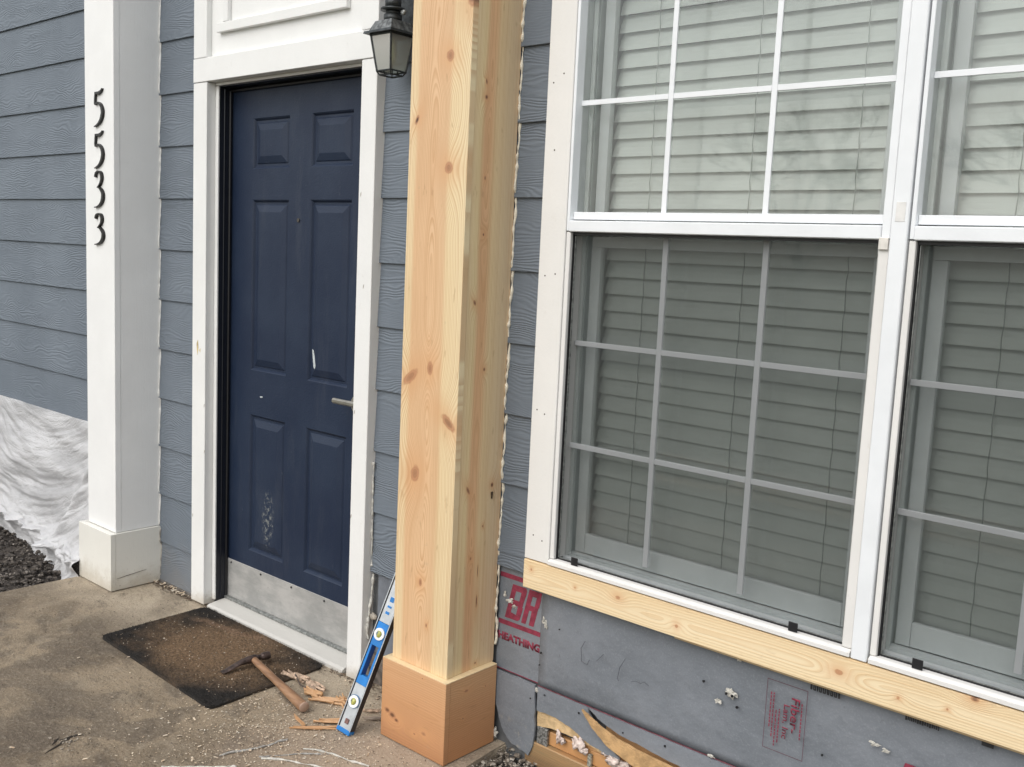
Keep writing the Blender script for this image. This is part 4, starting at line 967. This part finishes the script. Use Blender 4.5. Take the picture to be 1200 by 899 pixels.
for pts, m, lab, r in strips:
    r *= .62; P3 = [Vector((x, y, r * .8 + .001)) for x, y in pts]
    o = bead('caulk_strip', P3, r, m, None, 46, .8); tag(o, lab, 'debris', 'dried caulk strips on the slab')
SPL = m_wood('splintered_wood', 'y', [(0, (.45, .24, .11)), (1, (.58, .38, .21))], -.5, 0, v='x', contrast=1.5); SPL2 = m_plain('pulpy_wood', (.45, .33, .24), .9, var=.45, scale=80, bd=.002)
def splinter(a, b, w, mat, seed, lab, h=.009):
    a, b = Vector(a), Vector(b); d = b - a; n = Vector((-d.y, d.x, 0)).normalized(); bm = bmesh.new(); K = 7
    random.seed(seed); off = 0
    for s in range(7):
        o = (s - 3) * w * .2; t0 = random.uniform(0, .4); t1 = min(1.08, t0 + random.uniform(.35, .8)); rings = []
        for k in range(K):
            t = t0 + (t1 - t0) * k / (K - 1); ww = w * .19 * (math.sin(math.pi * (k + .25) / (K - .5)) ** .5) * random.uniform(.8, 1.1)
            c = a + d * t + n * (o + random.uniform(-.1, .1) * w) + Vector((0, 0, h * (.5 + .35 * (s % 3) + .5 * math.sin(t * 3 + s * 2))))
            rings.append([bm.verts.new(c + n * ww), bm.verts.new(c + Vector((0, 0, h * .45))), bm.verts.new(c - n * ww), bm.verts.new(c - Vector((0, 0, h * .45)))])
        for p, q in zip(rings, rings[1:]):
            for k in range(4): bm.faces.new((p[k], p[(k + 1) % 4], q[(k + 1) % 4], q[k]))
        bm.faces.new(rings[0][::-1]); bm.faces.new(rings[-1])
    return tag(put('wood_splinter', bm, mat, org=tuple(a)), lab, 'debris', 'wood splinters on the slab')
splinter((-.79, -.175, .002), (-.66, -.16, .002), .022, SPL2, 1, 'pale pulpy wood scrap just beyond the hammer handle at the mat edge', .012)
splinter((-.69, -.165, .002), (-.56, -.175, .002), .026, SPL2, 2, 'whitish broken wood scrap with brown core beside the hammer handle', .013)
splinter((-.585, -.235, .002), (-.455, -.165, .002), .018, SPL, 3, 'orange brown wood splinter touching the end of the hammer handle', .010)
splinter((-.52, -.15, .002), (-.44, -.185, .002), .020, SPL, 4, 'short tan wood chunk just left of the spirit level', .012)
splinter((-.44, -.315, .002), (-.36, -.235, .002), .018, SPL, 5, 'upper tan splinter bundle at the foot of the spirit level', .007)
splinter((-.46, -.40, .002), (-.352, -.285, .002), .010, SPL, 6, 'long thin splinter below the bundle at the spirit level foot', .006)
splinter((-.36, -.20, .002), (-.275, -.12, .002), .010, m_plain('grey_splinter', (.38, .31, .25), .8, var=.3), 7, 'grey brown splinter behind the spirit level by the column base', .006)
splinter((-.62, -.21, .002), (-.54, -.20, .002), .020, SPL, 8, 'reddish splinter heap between the pale scraps and the hammer end', .014)
splinter((-.52, -.33, .002), (-.40, -.36, .002), .008, SPL, 9, 'small loose splinter lying left of the spirit level foot', .004)
splinter((-.40, -.17, .002), (-.34, -.11, .002), .010, SPL2, 10, 'small pale scrap behind the spirit level near the casing', .006)
tag(bead('wood_stick', [Vector((-.735, -.165, .016)), Vector((-.66, -.2, .014)), Vector((-.585, -.19, .010))], .0028, m_plain('dark_stick', (.10, .075, .06), .8), None, 20, .5), 'dark thin stick under the pale wood scraps', 'debris')
random.seed(11)
def chips(name, n, region, smin, smax, mat, z=.0022):
    vs, fs = [], []
    for i in range(n):
        x, y = region(); l = random.uniform(smin, smax); w = l * random.uniform(.2, .7); a = random.random() * 3.14; h = random.uniform(.0004, .0015); tl = random.uniform(-.3, .3) * l; b = len(vs)
        c, s = math.cos(a), math.sin(a)
        for (p, q, r) in ((-1, -1, 0), (1, -.6, 0), (.8, 1, 0), (-.7, .8, 0), (-.8, -.7, 1), (.8, -.5, 1), (.6, .7, 1), (-.6, .6, 1)):
            px, py = p * l / 2, q * w / 2; vs.append((x + px * c - py * s, y + px * s + py * c, z + r * h + max(0, tl * p)))
        fs += [tuple(b + k for k in f) for f in ((4, 5, 6, 7), (0, 1, 5, 4), (1, 2, 6, 5), (2, 3, 7, 6), (3, 0, 4, 7))]
    me = bpy.data.meshes.new(name); me.from_pydata(vs, [], fs); me.materials.append(mat); o = bpy.data.objects.new(name, me); COL.objects.link(o); o['kind'] = 'stuff'; return o
def gs(cx_, cy_, sx_, sy_):
    while True:
        x, y = random.gauss(cx_, sx_), random.gauss(cy_, sy_)
        if -2.15 < x < .03 and y < -.02 and not (-.26 < x < .03 and y > -.225): return x, y
PALE = m_gravel('sawdust_mix', [(.62, .50, .36), (.70, .60, .46), (.50, .36, .24), (.72, .66, .56), (.40, .28, .18)])
BRN = m_gravel('dirt_crumb_mix', [(.05, .035, .025), (.12, .085, .06), (.03, .024, .02), (.20, .14, .09), (.08, .06, .045)])
chips('sawdust', 2600, lambda: gs(-.42, -.40, .22, .20), .0015, .007, PALE)
chips('wood_chips', 150, lambda: gs(-.55, -.45, .35, .28), .006, .016, PALE, .003)
chips('sawdust', 260, lambda: (random.uniform(-1.45, -.76), random.uniform(-.45, -.06)), .002, .006, PALE, .0125)
chips('dirt_crumbs', 2600, lambda: gs(random.uniform(-2.1, 0), random.uniform(-1.1, -.05), .1, .1), .0015, .006, BRN)
chips('dirt_crumbs', 700, lambda: (random.uniform(-1.9, -1.6) if random.random() < .5 else random.uniform(-.72, -.25), random.gauss(-.022, .012)), .003, .012, PALE if 0 else BRN, .003)
chips('leaf_litter', 60, lambda: (random.uniform(-1.9, -1.63), random.gauss(-.02, .012)), .008, .02, PALE, .006)
# broken patch of concrete at lower left
rocks('concrete_crumbs', 110, lambda: Vector((random.gauss(-.83, .035), random.gauss(-.885, .02), .002)), .001, .0045, m_gravel('crumb_mix', [(.45, .40, .33), (.20, .16, .12), (.06, .05, .04), (.35, .3, .24)]))
bm = bmesh.new()
for a, b in (((-.80, -.965), (-.845, -.862)), ((-.835, -.93), (-.86, -.90)), ((-.85, -.90), (-.835, -.84))):
    P_ = [Vector((a[0] + (b[0] - a[0]) * t / 8, a[1] + (b[1] - a[1]) * t / 8, .0004)) + Vector((noise.noise(Vector((t * .9, a[0] * 30, 0))), noise.noise(Vector((t * .9, 3, 1))), 0)) * .008 for t in range(9)]
    tube(P_, [.0008 + .003 * math.sin(math.pi * t / 8) for t in range(9)], 5, bm)
c_ = put('slab_crack', bm, m_plain('crack_dirt', (.035, .028, .022), .95), slab)

# ------------------------------------------------------------------ bare trees across the road (seen mirrored in the panes)
BARK = m_plain('bare_bark', (.085, .07, .06), .9, var=.3, scale=8)
def tree(loc, H, seed, lab):
    rnd = random.Random(seed); t = thing('bare_tree', lab, 'tree', loc, 'bare trees across the road')
    tr_, cr = bmesh.new(), bmesh.new(); L = Vector(loc)
    def grow(p, d, l, r, lvl, bm):
        pts = [p]; rr = [r]
        for k in range(3):
            d = (d + Vector((rnd.uniform(-.18, .18), rnd.uniform(-.18, .18), rnd.uniform(-.03, .12)))).normalized(); p = p + d * l / 3; pts.append(p); rr.append(r * (1 - .18 * (k + 1)))
        tube(pts, rr, 6 if lvl < 2 else 3, bm, cap=False)
        if lvl < 6:
            for k in range(3 if lvl < 4 else 2 + (rnd.random() < .5)):
                a = rnd.uniform(.35, .8); q = d.orthogonal().normalized(); q.rotate(Matrix.Rotation(rnd.random() * 6.28, 3, d))
                grow(pts[rnd.choice((2, 3, 3))], (d * math.cos(a) + q * math.sin(a)).normalized(), l * rnd.uniform(.62, .8), max(rr[-1] * .64, .015), lvl + 1, cr)
    grow(L.copy(), Vector((0, 0, 1)), H * .26, H * .022, 0, tr_)
    put('trunk', tr_, BARK, t); put('crown', cr, BARK, t)
LMB = m_wood('reflection_lumber', 'y', [(0, (.6, .42, .25)), (1, (.74, .6, .4))], -4.4, -3.4, v='x')  # unseen boards, added so the lower panes mirror pale wooden streaks
for i, (x, y, w, a_, lab) in enumerate(((-1.9, -3.75, .14, .02, 'long unseen raw board added for pane reflections, nearest the house'), (-1.4, -4.05, .19, -.03, 'wide unseen raw board added for pane reflections, middle of three'), (-2.3, -4.5, .09, .05, 'narrow unseen raw board added for pane reflections, farthest from the house'))):
    tag(put('reflection_board', B(0, 3.0, 0, w, 0, .04, .002, mx=Matrix.Translation((x, y, -.088)) @ Matrix.Rotation(a_, 4, 'Z')), LMB, org=(x, y, -.088)), lab, 'board', 'unseen boards added for pane reflections')
spots = [(-3.2, -19, 7.5, 'bare tree across the road, mirrored in the right upper pane'), (-9.5, -22, 8.5, 'bare tree across the road, left of the nearest one'), (-17, -20, 8, 'third bare tree along the road, leftwards'), (2.5, -24, 9, 'bare tree across the road, furthest right'), (-25, -26, 9.5, 'large bare tree farthest along the road')]
for i, (x, y, h, lab) in enumerate(spots): tree((x, y, -.09), h, 30 + i, lab)
